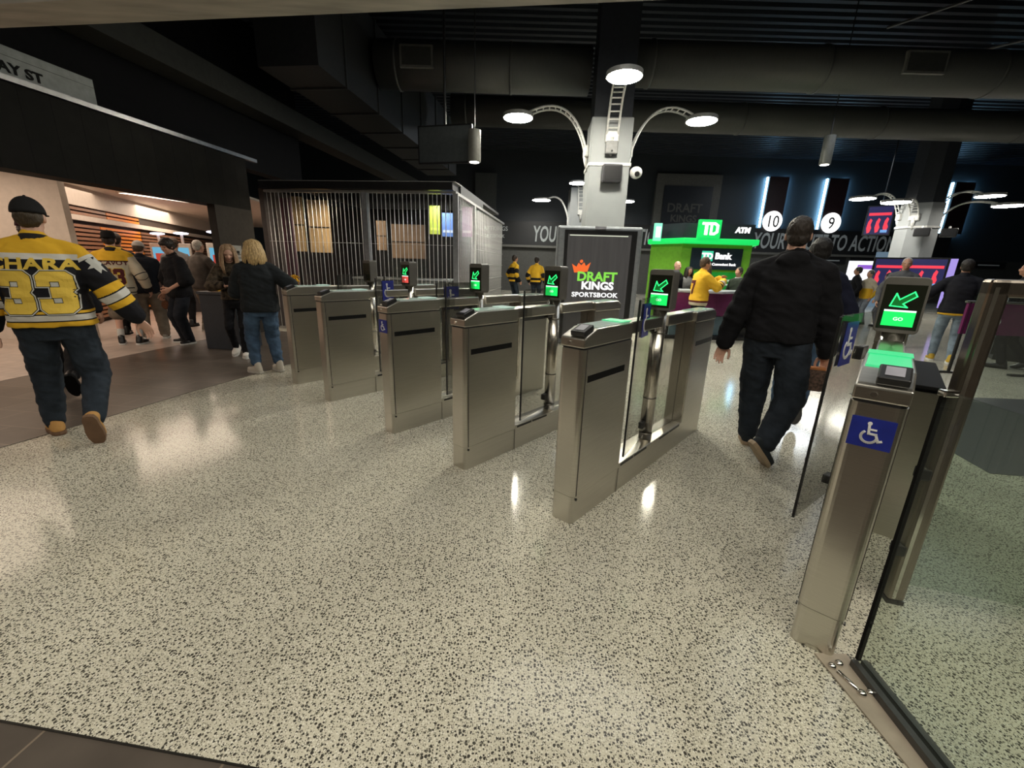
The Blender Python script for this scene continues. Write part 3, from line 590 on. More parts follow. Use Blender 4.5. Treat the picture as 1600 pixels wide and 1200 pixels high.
    if splay:
        sc_ = MB().prism(rrect(1.2, 2.1, -.26, -W2-.002, .02, 4), (0, 0, 0), (1, 0, 0), (0, 1, 0), (0, 0, .86)).build('side_cabinet', STEEL, t)
        MB().box(1.22, 2.08, -.245, -W2-.015, .86, .875).build('slot_band', RUBBER, sc_); MB().prism(rrect(1.2, 2.1, -.26, -W2-.002, .02, 4), (0, 0, .875), (1, 0, 0), (0, 1, 0), (0, 0, .02)).build('lid', RUBBER, sc_, bevel=.004)
    if front_sticker: wheelchair((-.001, .0, .925), (0, -1, 0), Z, .118, .105, t)
    return t
turnstile((1.221, 1.335, 0), 'steel turnstile at the right with wheelchair sticker on its front, beside the glass barrier', front_sticker=True, right_leaf=False, left_sticker=True, splay=True, green=True)
turnstile((.308, 2.165, 0), 'steel turnstile second from the right, the whole one nearest the centre', right_sticker=True, left_leaf=False, glow=True)
turnstile((-.375, 2.787, 0), 'steel turnstile third from the right, just left of the sportsbook totem', left_leaf=False)
turnstile((-1.064, 3.413, 0), 'steel turnstile fourth from the right with small wheelchair sticker on its front', front_sticker=True, left_sticker=True)
turnstile((-1.947, 4.216, 0), 'steel turnstile second from the left, its screen with a red lower square', screen='stop', right_sticker=True, left_leaf=False)
turnstile((-2.593, 4.804, 0), 'leftmost steel turnstile with unlit screen, beside the woman in jeans', screen=None, left_leaf=False)
# ================================================================== GLASS BARRIERS
gb = thing('glass_barrier', 'clear glass barrier panel in a dark floor channel at the lower right', 'barrier', (1.35, 1.26, 0))
ED = math.atan2(-.03, -.34); gd = Vector((-.0617, -.998, 0)); gn = Vector((gd.y, -gd.x, 0))
MB().obox(gn*-.006+Z*.03, gd*2.2, gn*.012, Z*1.07).build('glass_pane', CLEAR, gb)
MB().obox(gn*-.03, gd*2.2, gn*.022, Z*.035).build('channel', pm('channel_grey', (.10, .10, .10), .35, .6), gb); MB().obox(gn*.008, gd*2.2, gn*.022, Z*.035).build('channel', pm('channel_grey', (.10, .10, .10), .35, .6), gb)
MB().obox(gn*-.007-gd*.012+Z*.03, gd*.012, gn*.014, Z*1.07).build('edge_seal', RUBBER, gb)
MB().obox(gn*-.022+gd*-.008+Z*1.085, gd*.03, gn*.044, Z*.022).build('clip', CHROME, gb, bevel=.005)
g2 = thing('framed_gate', 'tall framed glass gate with bronze steel frame at the right edge', 'gate', (1.75, 1.62, 0))
fd = Vector((.96, -.28, 0)).normalized(); fn = Vector((-fd.y, fd.x, 0))
MB().obox(fn*-.03+Z*.02, fd*.065, fn*.06, Z*1.42).build('stile', DARKSTEEL, g2, bevel=.012)
MB().obox(fn*-.03+Z*1.375, fd*2.2, fn*.06, Z*.065).build('top_rail', DARKSTEEL, g2, bevel=.012)
MB().obox(fn*-.03+fd*2.14+Z*.02, fd*.065, fn*.06, Z*1.4).build('stile', DARKSTEEL, g2, bevel=.012)
MB().obox(fn*-.004+fd*.06+Z*.1, fd*2.1, fn*.008, Z*1.28).build('glass_pane', CLEAR, g2)
MB().obox(fn*-.034+fd*.012+Z*.03, fd*.014, fn*.006, Z*1.38).build('inner_trim', CHROME, g2)
MB().obox(fn*-.03+fd*.0, fd*.065, fn*.06, Z*.02).build('foot', BLACK, g2)
for z in (.25, .62): MB().obox(fn*-.035-fd*.03+Z*z, fd*.04, fn*.05, Z*.05).build('hinge', BLACK, g2, bevel=.006)
# floor plate with bolts by the last turnstile
fp = thing('floor_plate', 'pale floor plate with chrome bolts between turnstile and glass barrier', 'plate', (1.275, 1.25, 0))
MB().prism([(-.055, .06), (.07, .06), (.03, -.42), (-.03, -.42)], (0, 0, .001), (1, 0, 0), (0, 1, 0), (0, 0, .006)).build('plate', pm('plate_beige', (.42, .36, .29), .4, .2), fp)
for k, (x, y) in enumerate(((-.03, .0), (.005, .012), (.0, -.105), (.035, -.10))):
    MB().ell((x, y, .012), .014, .014, .012).build('bolt', CHROME, fp, True)
for x, y, y2 in ((-.022, -.02, -.10),): MB().cyl((x, y, .01), (x+.02, y2, .01), .008).build('bar', CHROME, fp, True)
# ================================================================== CAGED STORE
cg = Vector((-1.14, 8.4, 0))
BAR = pm('grille_bar', (.72, .72, .72), .4, .25); BARR = pm('grille_bar_side', (.42, .42, .42), .5, .0)
gf = thing('security_grille', 'front grille of thin vertical bars closing off the store', 'grille', cg)
LF = 3.85
MB().obox(-U*LF+Z*2.66, U*LF, T*.07, Z*.045).build('top_track', pm('track_grey', (.4, .4, .4), .35, .6), gf); MB().obox(-U*LF+Z*.0, U*LF, T*.05, Z*.04).build('bottom_track', pm('track_grey', (.4, .4, .4), .35, .6), gf)
nb = 46; bar = None
for i in range(nb):
    p = -U*(LF*(i+.4)/nb)+T*.02; 
    if i < 2:
        o = MB().cyl((0, 0, .04), (0, 0, 2.66), .0075 if i == 0 else .0045, None, 8).build('bar', BAR, gf, True); (globals().__setitem__('bar0' if i == 0 else 'bar1', o))
    else:
        o = (bar0 if i % 2 == 0 else bar1).copy(); COL.objects.link(o); o.parent = gf
    o.location = p
for z in (.9, 1.75): MB().cyl(-U*LF+T*.02+Z*z, T*.02+Z*z, .002, None, 6).build('tie_rod', BAR, gf)
for s_, w_ in ((.0, .10), (1.78, .10)):
    MB().obox(-U*(s_+w_*.6)-T*.01, U*w_, T*.07, Z*2.66).build('post', pm('grille_post', (.30, .31, .33), .4, .4), gf)
gs = thing('security_grille', 'bright side grille of the store running back from its corner', 'grille', cg)
LS = 6.0
MB().obox(Z*2.66+T*.08, T*LS, -U*.07, Z*.05).build('top_track', pm('track_pale', (.40, .40, .40), .45, .2), gs); MB().obox(T*.08, T*LS, -U*.05, Z*.04).build('bottom_track', pm('track_grey', (.4, .4, .4), .35, .6), gs)
b2 = MB().cyl((0, 0, .04), (0, 0, 2.66), .0065, None, 8).build('bar', BARR, gs, True)
for i in range(52):
    o = b2 if i == 0 else b2.copy()
    if i: COL.objects.link(o); o.parent = gs
    o.location = T*(.2+5.7*i/52)-U*.03
for z in (.35, .7, 1.05, 1.4, 1.75, 2.1): MB().cyl(T*1.9-U*.03+Z*z, T*LS-U*.03+Z*z, .004, None, 6).build('tie_rod', BARR, gs)
MB().obox(T*1.6-U*.07, T*.12, U*.08, Z*2.66).build('post', BARR, gs)
hd = thing('store_header', 'black header box over the caged store', 'header', cg)
MB().obox(-U*(LF+.05)+Z*2.72-T*.05, U*(LF+.0), T*.5, Z*.13).build('fascia', BLACK, hd); MB().obox(-U*.3+Z*2.72+T*.45, T*2.2, U*.28, Z*.13).build('return_panel', BLACK, hd)
MB().obox(-U*(LF+.05)+Z*2.85-T*.05, U*(LF+.05), T*.5, Z*.012).build('edge', pm('edge_grey', (.25, .25, .25), .4), hd)
mb = MB(); mb.obox(-U*(LF+.1)+cg+Z*2.88+T*.5, U*(LF), T*5, Z*.06); struct(mb.build('ceiling_store', BLACK))
mb = MB(); mb.obox(-U*(LF+.1)+cg+T*3.2, U*(LF), T*.1, Z*2.74); struct(mb.build('wall_store_back', pm('store_dark', (.02, .02, .022), .6)))
mb = MB(); mb.obox(-U*(LF+.18)+cg+T*.1, U*.1, T*6, Z*2.74); struct(mb.build('wall_store_left', pm('store_brown', (.04, .03, .03), .6)))
area('store_light', (-3.6, 9.2, 2.6), .8, 40, (1, .86, .65)); area('store_light', (-1.6, 9.2, 2.6), .5, 14, (.9, .95, 1))
WOOD = pm('ply_board', (.42, .29, .15), .5, var=.3, vscale=3, stretch=(8, 8, 1))
for i, (x0, x1, z0, z1, l) in enumerate(((-5.04, -4.7, 1.58, 2.72, 'pale wooden board high in the caged store, leftmost'), (-4.60, -4.12, 1.57, 2.66, 'pale wooden board high in the caged store, second from left'), (-3.1, -2.89, 1.66, 2.28, 'narrow brown board in the middle of the caged store'), (-2.78, -2.02, 1.5, 2.22, 'wide brown board near the right of the caged store'))):
    t = thing('wooden_board', l, 'board', (x0, 9.85, 0))
    MB().box(0, x1-x0, 0, .03, z0, z1).build('board', WOOD if i < 2 else pm('brown_board', (.20, .13, .08), .5, var=.25, vscale=3), t); MB().box(0, x1-x0, -.01, 0, z0+(z1-z0)*.48, z0+(z1-z0)*.5).build('groove', BLACK, t)
    MB().box(.05, x1-x0-.05, .03, .25, z1-.06, z1-.03).build('hanger', BLACK, t); MB().box((x1-x0)/2-.02, (x1-x0)/2+.02, .03, .07, 0, z1).build('upright', BLACK, t)
for (x, y, w_, z0, z1, c, c2, l) in ((-1.74, 9.5, .22, 2.01, 2.58, (.36, .42, .05), (.55, .62, .10), 'lime green poster in the caged store'), (-1.46, 9.5, .25, 1.97, 2.44, (.10, .18, .42), (.45, .5, .6), 'blue poster next to the lime one in the caged store'), (-1.1, 9.9, .22, 2.0, 2.62, (.20, .05, .18), (.45, .3, .42), 'purple poster behind the corner of the caged store')):
    t = thing('poster', l, 'poster', (x, y, z0)); MB().box(-w_/2, w_/2, 0, .01, 0, z1-z0).build('sheet', pm('poster_%d' % int(c[2]*100), c, .5, emit=.25), t); MB().box(-w_/2+.02, w_/2-.02, -.003, 0, .08, .13).build('print_band', pm('poster_band_%d' % int(c[2]*100), c2, .5, emit=.2), t)
    MB().cyl((0, .006, z1-z0), (0, .006, 2.88-z0), .004, None, 6).build('cord', BLACK, t)
t = thing('store_counter', 'grey glass fronted counter inside the caged store', 'counter', (-3.9, 10.45, 0))
MB().box(0, 2.3, 0, .6, 0, 1.0).build('body', pm('counter_grey', (.12, .13, .13), .35), t); MB().box(-.03, 2.33, -.03, .63, 1.0, 1.04).build('counter_top', TOPM, t); MB().box(.9, 1.7, .05, .5, 1.04, 1.45).build('display_case', CLEAR, t)
for k, (x, l) in enumerate(((-4.80, 'dark red folded banner at the left end of the caged store'), (-4.68, 'dark maroon folded banner second at the left end of the caged store'))):
    MB_ = MB(); MB_.box(x-.05, x+.05, 9.2, 9.28, 0, 2.6); tag(MB_.build('folded_banner', pm('banner_%d' % k, (.10-.03*k, .035, .05), .6)), l, 'banner')
# ================================================================== LOBBY AT THE LEFT
CREAM = pm('lobby_cream', (.62, .54, .47), .5, var=.05)
LFL = tiles('lobby_floor_tile', (.40, .33, .29), (.44, .36, .31), (.28, .23, .2), .61, .305, .35, math.radians(7), .004)
a0, a1 = wl(-9, -.35), wl(.3, -.35)
mb = MB(); mb.prism([(a0.x, a0.y), (a1.x, a1.y), (a1.x-3, a1.y+12), (-26, 20), (-26, -3)], (0, 0, .003), (1, 0, 0), (0, 1, 0), (0, 0, .004)); struct(mb.build('floor_lobby', LFL))
mb = MB(); mb.prism([(a0.x-.3, a0.y), (a1.x-.3, a1.y), (a1.x-2, a1.y+11), (-26, 20), (-26, -3)], (0, 0, 2.66), (1, 0, 0), (0, 1, 0), (0, 0, .05)); struct(mb.build('ceiling_lobby', CREAM))
mb = MB(); mb.box(-12, -6.9, 6.82, 6.92, 0, 2.66); struct(mb.build('wall_lobby', CREAM))
sw = Vector((-8.58, 8.5, 0)); sd = Vector((-3.6, 9.5, 0)); SL = sd.length; sd.normalize(); sn = Vector((sd.y, -sd.x, 0))
mb = MB(); mb.obox(sw-sd*.1-sn*.35, sd*(SL+1), sn*.28, Z*2.66); struct(mb.build('wall_lobby_back', pm('slat_back', (.05, .025, .015), .6)))
BR = pm('slat_walnut', (.30, .13, .06), .4, var=.2, vscale=5, stretch=(1, 1, 12)); OR = pm('slat_orange', (.85, .26, .02), .4, var=.05); WL = pm('slat_dark', (.20, .10, .06), .4, var=.2)
def slats(label, s0, s1, z0, z1, mat, skew=0):
    mb = MB(); z = z0
    while z < z1:
        k = skew*(z-z0); mb.obox(sw+sd*(SL*s0-k)-sn*.02+Z*z, sd*(SL*(s1-s0)), sn*.05, Z*.052); z += .082
    return tag(mb.build('slat_cladding', mat), label, 'wall cladding')
slats('brown wooden wall slats at the left of the lobby back wall, below the white band', 0, .105, .1, 1.98, BR)
slats('orange wall slats on the lobby back wall, below the white band', .108, .295, .1, 1.98, OR)
slats('dark brown wall slats right of the orange ones, below the white band', .298, 1.0, .1, 1.98, WL)
slats('brown wooden wall slats at the left of the lobby, above the white band', 0, .142, 2.14, 2.28, BR)
slats('orange wall slats on the lobby back wall, above the white band', .145, .30, 2.14, 2.28, OR)
mb = MB(); mb.obox(sw+sd*SL*.302-sn*.02+Z*2.14, sd*SL*.7, sn*.04, Z*.16); struct(mb.build('trim_8', pm('band_dark', (.07, .055, .045), .4)))
mb = MB(); mb.obox(sw-sn*.02+Z*2.03, sd*SL, sn*.08, Z*.10); struct(mb.build('trim_9', CREAM))
mb = MB(); mb.obox(sw-sn*.02+Z*2.30, sd*SL, sn*.10, Z*.36); struct(mb.build('trim_10', CREAM))
mb = MB(); mb.obox(sw-sd*.14-sn*.02, sd*.13, sn*.10, Z*2.3); struct(mb.build('trim_11', pm('post_brown', (.08, .04, .025), .4)))
GLOW = emis('lobby_lamp', (1, .80, .62), 3.5)
for k, (x, y) in enumerate(((-6.6, 5.0), (-7.6, 7.9), (-7.9, 10.2))):
    t = thing('ceiling_light_strip', ('pale ceiling light strip in the lobby near its entrance', 'pale ceiling light strip in the lobby above the queue', 'pale ceiling light strip deep in the lobby')[k], 'lamp', (x, y, 2.655), math.radians(-20))
    MB().box(-.12, .12, -.9, .9, -.03, 0).build('frame', CREAM, t); MB().box(-.09, .09, -.87, .87, -.034, -.03).build('lens', GLOW, t)
for k, (x, y, rz, l) in enumerate(((-9.35, 11.5, .45, 'ticket kiosk with blue screen in the lobby, leftmost'), (-8.35, 11.0, .45, 'ticket kiosk with lit lamp post in the lobby, middle one'), (-6.75, 9.9, .45, 'ticket kiosk with tall bright screen in the lobby, rightmost'))):
    t = thing('ticket_kiosk', l, 'kiosk', (x, y, 0), rz)
    MB().box(-.22, .22, -.05, .15, 0, 1.05).build('pedestal', pm('kiosk_dark', (.03, .03, .035), .4), t); MB().box(-.18, .18, -.08, .0, 1.08, 1.70).build('screen_frame', pm('kiosk_pale', (.55, .5, .45), .4), t, bevel=.01)
    MB().box(-.13, .13, -.086, -.08, 1.3, 1.6).build('screen', emis('kiosk_blue', (.15, .50, .75), .75), t); MB().box(-.08, .1, -.09, -.086, 1.25, 1.45).build('picture', emis('kiosk_red', (.5, .06, .04), .8), t)
    MB().cyl((0, .1, 1.05), (0, .1, 1.93), .03).build('post', pm('kiosk_pale', (.55, .5, .45), .4), t); MB().ell((0, .06, 1.94), .16, .06, .03).build('lamp', emis('kiosk_lamp', (.75, .75, 1), 4), t, True)
pod = thing('podium', 'dark blue grey podium counter at the end of the left wall', 'counter', (-4.55, 6.75, 0), -TH)
MB().box(-.30, .30, -.22, .25, 0.004, .86).build('body', pm('podium_blue', (.022, .028, .038), .45), pod, bevel=.01); MB().box(-.32, .32, -.24, .27, .86, .9).build('counter_top', pm('podium_top', (.04, .045, .055), .4), pod)
MB().box(-.30, .30, -.18, .2, .004, .02).build('base', BLACK, pod)
yb = thing('paper_bag', 'small yellow paper bag standing on the dark podium', 'bag', (-4.72, 6.75, .9))
MB().prism([(-.06, 0), (.06, 0), (.075, .14), (.03, .12), (-.02, .155), (-.07, .13)], (0, -.04, 0), (1, 0, 0), (0, 0, 1), (0, .08, 0)).build('bag_body', pm('bag_yellow', (.75, .36, .02), .5), yb, bevel=.01); MB().box(-.03, .03, -.043, -.04, .04, .09).build('print', pm('bag_print', (.5, .2, .02), .5), yb)
po = thing('notice', 'pale paper notice on the pier at the end of the left wall', 'notice', wl(.02, .004, 1.2))
MB().obox(T*-.14, T*.30, U*.008, Z*.42).build('sheet', pm('notice_paper', (.30, .30, .28), .5), po); MB().obox(T*-.1+U*.008+Z*.28, T*.2, U*.002, Z*.05).build('print', BLACK, po)
for k in range(4):
    z = .08+.06*k; MB().obox(T*-.1+U*.008+Z*z, T*.22, U*.002, Z*.015).build('print_line', pm('notice_print', (.06, .06, .06), .5), po)
# ================================================================== PEOPLE
import numpy as np
def remesh(mb, vox, smooth=4, name='tmp', noise=0, nf=(9, 9, 14), seed=0):
    bm = mb.bm; bmesh.ops.recalc_face_normals(bm, faces=bm.faces[:]); me = bpy.data.meshes.new(name); bm.to_mesh(me); bm.free()
    o = bpy.data.objects.new(name, me); COL.objects.link(o)
    r = o.modifiers.new('r', 'REMESH'); r.mode = 'VOXEL'; r.voxel_size = vox; r.use_smooth_shade = True
    if smooth: s_ = o.modifiers.new('s', 'SMOOTH'); s_.iterations = smooth; s_.factor = .5
    dg = bpy.context.evaluated_depsgraph_get(); dg.update(); out = bpy.data.meshes.new_from_object(o.evaluated_get(dg))
    bpy.data.objects.remove(o); bpy.data.meshes.remove(me)
    if noise:
        off = Vector((seed*3.7, seed*1.3, seed))
        nr = [v.normal.copy() for v in out.vertices]
        for v, n in zip(out.vertices, nr):
            p = v.co; q = Vector((p.x*nf[0], p.y*nf[1], p.z*nf[2]+2*p.x*nf[0]*.3))+off
            v.co = p+n*noise*(mnoise.noise(q)+.5*mnoise.noise(q*2.1))
    out.materials.clear(); return out
def ik(a, b, root, tgt, pole):
    root, tgt, pole = Vector(root), Vector(tgt), Vector(pole); d = tgt-root; L = d.length
    if L > (a+b)*.998: d *= (a+b)*.998/L; tgt = root+d; L = d.length
    L = max(L, abs(a-b)+.02); t = d.normalized(); k = (a*a-b*b+L*L)/(2*L); h_ = math.sqrt(max(0, a*a-k*k))
    p = (pole-t*pole.dot(t)).normalized()
    return root+t*k+p*h_, tgt
def hand(mb, w, f, n, s, curl=.35, sc=1.0, grip=False):
    """palm, four unequal bent fingers and a side thumb; f along fingers, n palm normal, s toward thumb"""
    f = f.normalized(); n = (n-f*n.dot(f)).normalized(); s = (s-f*s.dot(f)-n*s.dot(n)).normalized()
    P = lambda a, b, c: w+(f*a+s*b+n*c)*sc
    secs = [(-.01, .026, .020), (.02, .033, .018), (.055, .040, .016), (.088, .041, .014)]
    mb.rings([[P(a, hw*math.cos(2*PI*k/12), ht*math.sin(2*PI*k/12)) for k in range(12)] for a, hw, ht in secs])
    for i, (b, L, r) in enumerate(((.031, .070, .0088), (.0105, .079, .0092), (-.0105, .073, .0088), (-.031, .057, .0078))):
        p = P(.082, b, 0); an = .10+.03*i; d0 = s*(b*1.6); cs = (.45, .32, .25)
        for j, q in enumerate(cs):
            an += curl*(1.1 if j else .6)*(1.8 if grip else 1)
            d = (f*math.cos(an)+n*math.sin(an)+d0).normalized(); e = p+d*L*q*sc; mb.rc(p, e, r*sc*(1-.06*j), r*sc*(.94-.07*j), 8, 3); p = e
    p = P(.018, .024, .004)
    for j, (a, b, c, r) in enumerate(((.045, .052, .014, .0125), (.075, .062, .024, .0105), (.098, .062, .030, .009))):
        e = P(a, b, c); mb.rc(p, e, r*1.05*sc, r*sc, 8, 3); p = e
def mlow(c, r, th=.6, axis=None): pass
SKIN = pm('skin', (.52, .27, .18), .5, var=.08); SKIN2 = pm('skin_tan', (.42, .21, .13), .5, var=.08); SKINP = pm('skin_pale', (.60, .35, .26), .5, var=.06)
EYEW = pm('eye_dark', (.03, .02, .015), .25); LIP = pm('lips', (.38, .12, .10), .45)
def cloth(name, col, var=.2, rough=.85): return pm(name, col, rough, var=var, vscale=9, bump=.15, bscale=160, spec=.2)
DENIM = cloth('dark_denim', (.022, .030, .042), .3); BLACKC = cloth('black_cloth', (.008, .008, .010), .3); KHAKI = cloth('khaki_cloth', (.16, .13, .10)); BLUEJ = cloth('blue_denim', (.055, .095, .16), .35)
def stripes(name, H_, torso, sleeve, base):
    """jersey cloth whose stripes are knitted bands: by height on the body, by arm length on the sleeves"""
    m = bpy.data.materials.new(name); N, L, B = nt(m); outs = []
    for at, rmp, sc in (('tz', torso, 1/H_), ('at', sleeve, 1)):
        a = N.new('ShaderNodeAttribute'); a.attribute_name = at; mu = N.new('ShaderNodeMath'); mu.operation = 'MULTIPLY'; mu.inputs[1].default_value = sc; L.new(a.outputs['Fac'], mu.inputs[0])
        r = N.new('ShaderNodeValToRGB'); r.color_ramp.interpolation = 'CONSTANT'; L.new(mu.outputs[0], r.inputs[0]); e = r.color_ramp.elements
        while len(e) > 1: e.remove(e[-1])
        e[0].position = 0; e[0].color = (*rmp[0][1], 1)
        for p, c in rmp[1:]: q = e.new(p*sc if at == 'tz' else p); q.color = (*c, 1)
        outs.append(r.outputs[0])
    a = N.new('ShaderNodeAttribute'); a.attribute_name = 'arm'; gt = N.new('ShaderNodeMath'); gt.operation = 'GREATER_THAN'; gt.inputs[1].default_value = .5; L.new(a.outputs['Fac'], gt.inputs[0])
    mx = N.new('ShaderNodeMix'); mx.data_type = 'RGBA'; L.new(gt.outputs[0], mx.inputs['Factor']); L.new(outs[0], mx.inputs['A']); L.new(outs[1], mx.inputs['B'])
    tc = N.new('ShaderNodeTexCoord'); nz = N.new('ShaderNodeTexNoise'); nz.inputs['Scale'].default_value = 200; L.new(tc.outputs['Object'], nz.inputs['Vector'])
    bp = N.new('ShaderNodeBump'); bp.inputs['Strength'].default_value = .15; bp.inputs['Distance'].default_value = .004; L.new(nz.outputs[0], bp.inputs['Height']); L.new(bp.outputs[0], B.inputs['Normal'])
    L.new(mx.outputs['Result'], B.inputs['Base Color']); B.inputs['Roughness'].default_value = .8; B.inputs['Specular IOR Level'].default_value = .2
    return m
HAIRS = {}
def hairmat(c):
    k = tuple(c)
    if k not in HAIRS: HAIRS[k] = pm('hair_%d' % len(HAIRS), c, .5, var=.45, vscale=30, stretch=(6, 6, 1), bump=.4, bscale=40, spec=.35)
    return HAIRS[k]
SD = [0]
def person(label, loc, rz, H=1.75, g=1.0, vox=.012, skin=SKIN, lean=.05, hip=.525, aL=None, aR=None, hL=None, hR=None, pole=((-.5, -.8, -.3), (.5, -.8, -.3)),
           head=(0, 0), hair=('short', (.03, .02, .012)), hat=None, top=BLACKC, topH=-.14, topc=.022, sleeve=1.0, cuff=1.0, bottom=DENIM, legc=1.0, leglen=1.0, shoe=(BLACK, RUBBER), socks=None, face=False, hood=False, curl=.35, gripR=False, palm=False, sh=1.0, collar=None, group=None, fold=.008, flare=0, name='person'):
    SD[0] += 1; sd_ = SD[0]; k = H/1.75
    t = thing(name, label, 'person', (loc[0], loc[1], 0), rz, group)
    hz = hip*H; up = Vector((0, math.sin(lean), math.cos(lean))); pv = Vector((0, -.25*math.sin(lean)*k, hz)); TL = .32*H
    q = lambda s: pv+up*(TL*s)
    if aL is None: aL = (-.10, 0, .075, 0, .15)
    if aR is None: aR = (.10, 0, .075, 0, -.15)
    gg = .75+.25*g
    hips = [pv+Vector((s*.092*k*gg, 0, -.01)) for s in (-1, 1)]; ank = []; knee = []
    for hp, a in zip(hips, (aL, aR)):
        yw = a[4]; kn, an = ik(.248*H, .243*H, hp, Vector(a[:3]), (math.sin(-yw)*.6, 1, 0)); knee.append(kn); ank.append(an)
    shs = [q(.83)+Vector((s*.180*k*sh, 0, 0)) for s in (-1, 1)]; elb = []; wri = []
    for i, h_ in enumerate((hL, hR)):
        s = -1 if i == 0 else 1
        if h_ is None: h_ = (s*.30*gg*k, .06, hz-.02)
        e, w_ = ik(.172*H, .150*H, shs[i], h_, pole[i]); elb.append(e); wri.append(w_)
    nb = q(1.0); hs = k*.97
    # ---- body: one continuous figure
    mb = MB()
    def torso(mb, lo, hi, c, gx=1.0, fl=0.0, n=22):
        S_ = ((-.22, .150*gg, .100), (-.05, .172*gg, .122*gg), (.12, .158*(.6+.4*g), .112*g), (.35, .142*(.5+.5*g), .105*g), (.62, .160*(.6+.4*g), .118*(.5+.5*g)), (.84, .160*sh, .098), (.95, .105*sh, .075), (1.0, .066, .062))
        ks = [lo+(hi-lo)*i/13 for i in range(14)]; R = []
        for kk in ks:
            for A, B_ in zip(S_, S_[1:]):
                if A[0] <= kk <= B_[0] or (B_ is S_[-1] and kk > B_[0]) or (A is S_[0] and kk < A[0]):
                    f_ = min(1, max(0, (kk-A[0])/(B_[0]-A[0]))); f_ = f_*f_*(3-2*f_); rx = A[1]+(B_[1]-A[1])*f_; ry = A[2]+(B_[2]-A[2])*f_; break
            cc = c+fl*max(0, (hi-kk-.3)); ctr = q(kk)+Vector((0, (.018*(1-kk) if kk < .3 else 0)+(.03*(g-1) if .1 < kk < .7 else 0), 0))
            e_ = 2.5
            ring = []
            for i in range(n):
                an = 2*PI*i/n; ca, sa = math.cos(an), math.sin(an)
                ring.append(ctr+Vector(((rx*k+cc)*math.copysign(abs(ca)**(2/e_), ca), (ry*k+cc)*math.copysign(abs(sa)**(2/e_), sa), 0)))
            R.append(ring)
        mb.rings(R)
    torso(mb, -.2, 1.0, -.012)
    for i, s in enumerate((-1, 1)):
        mb.rc(shs[i], elb[i], .047*k, .039*k); mb.rc(elb[i], wri[i], .039*k, .026*k)
        f = (wri[i]-elb[i]).normalized(); inn = Vector((-s, .15, 0)) if abs(f.z) > .5 else Vector((-s*.4, 0, -1)); th_ = Vector((0, 1, .2)) if abs(f.z) > .5 else Vector((-s*.5, .2, .8))
        if palm: inn, th_ = Vector((-s*.35, -1, 0)), Vector((-s, -.3, .1))
        hand(mb, wri[i]+f*.01, f, inn, th_, curl, k, gripR and i == 1)
        mb.rc(hips[i], knee[i], .074*k*gg, .050*k); mb.rc(knee[i], ank[i], .050*k, .036*k)
        fy = (aL, aR)[i]; 
    R_ = Matrix.Rotation(head[0], 3, 'Z') @ Matrix.Rotation(-head[1], 3, 'X'); hb = nb+up*.045*k+Vector((0, .012, 0))
    hp = lambda x, y, z: hb+R_ @ (Vector((x, y, z))*hs)
    mb.rc(nb-up*.06*k, hp(0, .0, .06), .060*k*(.8+.2*g), .055*k)
    mb.ell(hp(0, .002, .135), .074*hs, .094*hs, .098*hs, R_); mb.ell(hp(0, .038, .062), .053*hs*(.9+.1*g), .056*hs, .060*hs, R_)
    mb.ell(hp(0, .060, .10), .055*hs, .040*hs, .070*hs, R_)
    mb.rc(hp(0, .098, .128), hp(0, .112, .093), .009*hs, .0145*hs, 8, 3)
    for s in (-1, 1):
        mb.ell(hp(s*.076, -.004, .105), .010*hs, .020*hs, .031*hs, R_, 10, 6); mb.rc(hp(s*.012, .086, .142), hp(s*.05, .074, .140), .011*hs, .010*hs, 8, 3); mb.ell(hp(s*.034, .078, .092), .022*hs, .018*hs, .022*hs, R_, 10, 6)
    mb.ell(hp(0, .094, .066), .024*hs, .012*hs, .010*hs, R_, 10, 6); mb.ell(hp(0, .084, .034), .022*hs, .018*hs, .016*hs, R_, 10, 6)
    mk('body', remesh(mb, min(vox, .0125)*.62 if vox < .012 else vox*.8, 2), skin, t)
    if face:
        for s in (-1, 1):
            m_ = MB(); m_.ell(hp(s*.030, .0865, .117), .012*hs, .008*hs, .0065*hs, R_, 10, 6); m_.build('eye', EYEW, t, True)
            m_ = MB(); m_.rc(hp(s*.014, .099, .136), hp(s*.048, .086, .137), .004*hs, .003*hs, 6, 2); m_.build('eyebrow', hairmat(hair[1] if hair else (.2, .13, .1)), t, True)
        m_ = MB(); m_.ell(hp(0, .1045, .064), .022*hs, .004*hs, .006*hs, R_, 12, 6); m_.build('mouth', LIP, t, True)
    # ---- hair and hat
    if hair:
        hm = hairmat(hair[1]); st = hair[0]; m_ = MB()
        if st in ('short', 'crop', 'long', 'bob', 'fringe'):
            tk = {'short': .012, 'crop': .005, 'long': .012, 'bob': .016, 'fringe': .02}[st]
            m_.ell(hp(0, -.018, .150 if not hat else .115), (.076+tk*(.4 if hat else 1))*hs, (.090+tk*(.4 if hat else 1))*hs, (.090+tk if not hat else .065)*hs, R_, 24, 16)
            m_.ell(hp(0, -.045, .095), (.066+tk)*hs, (.052+tk)*hs, (.062)*hs, R_, 20, 12)
            if st == 'fringe': m_.ell(hp(0, .055, .185), .07*hs, .05*hs, .035*hs, R_, 16, 8)
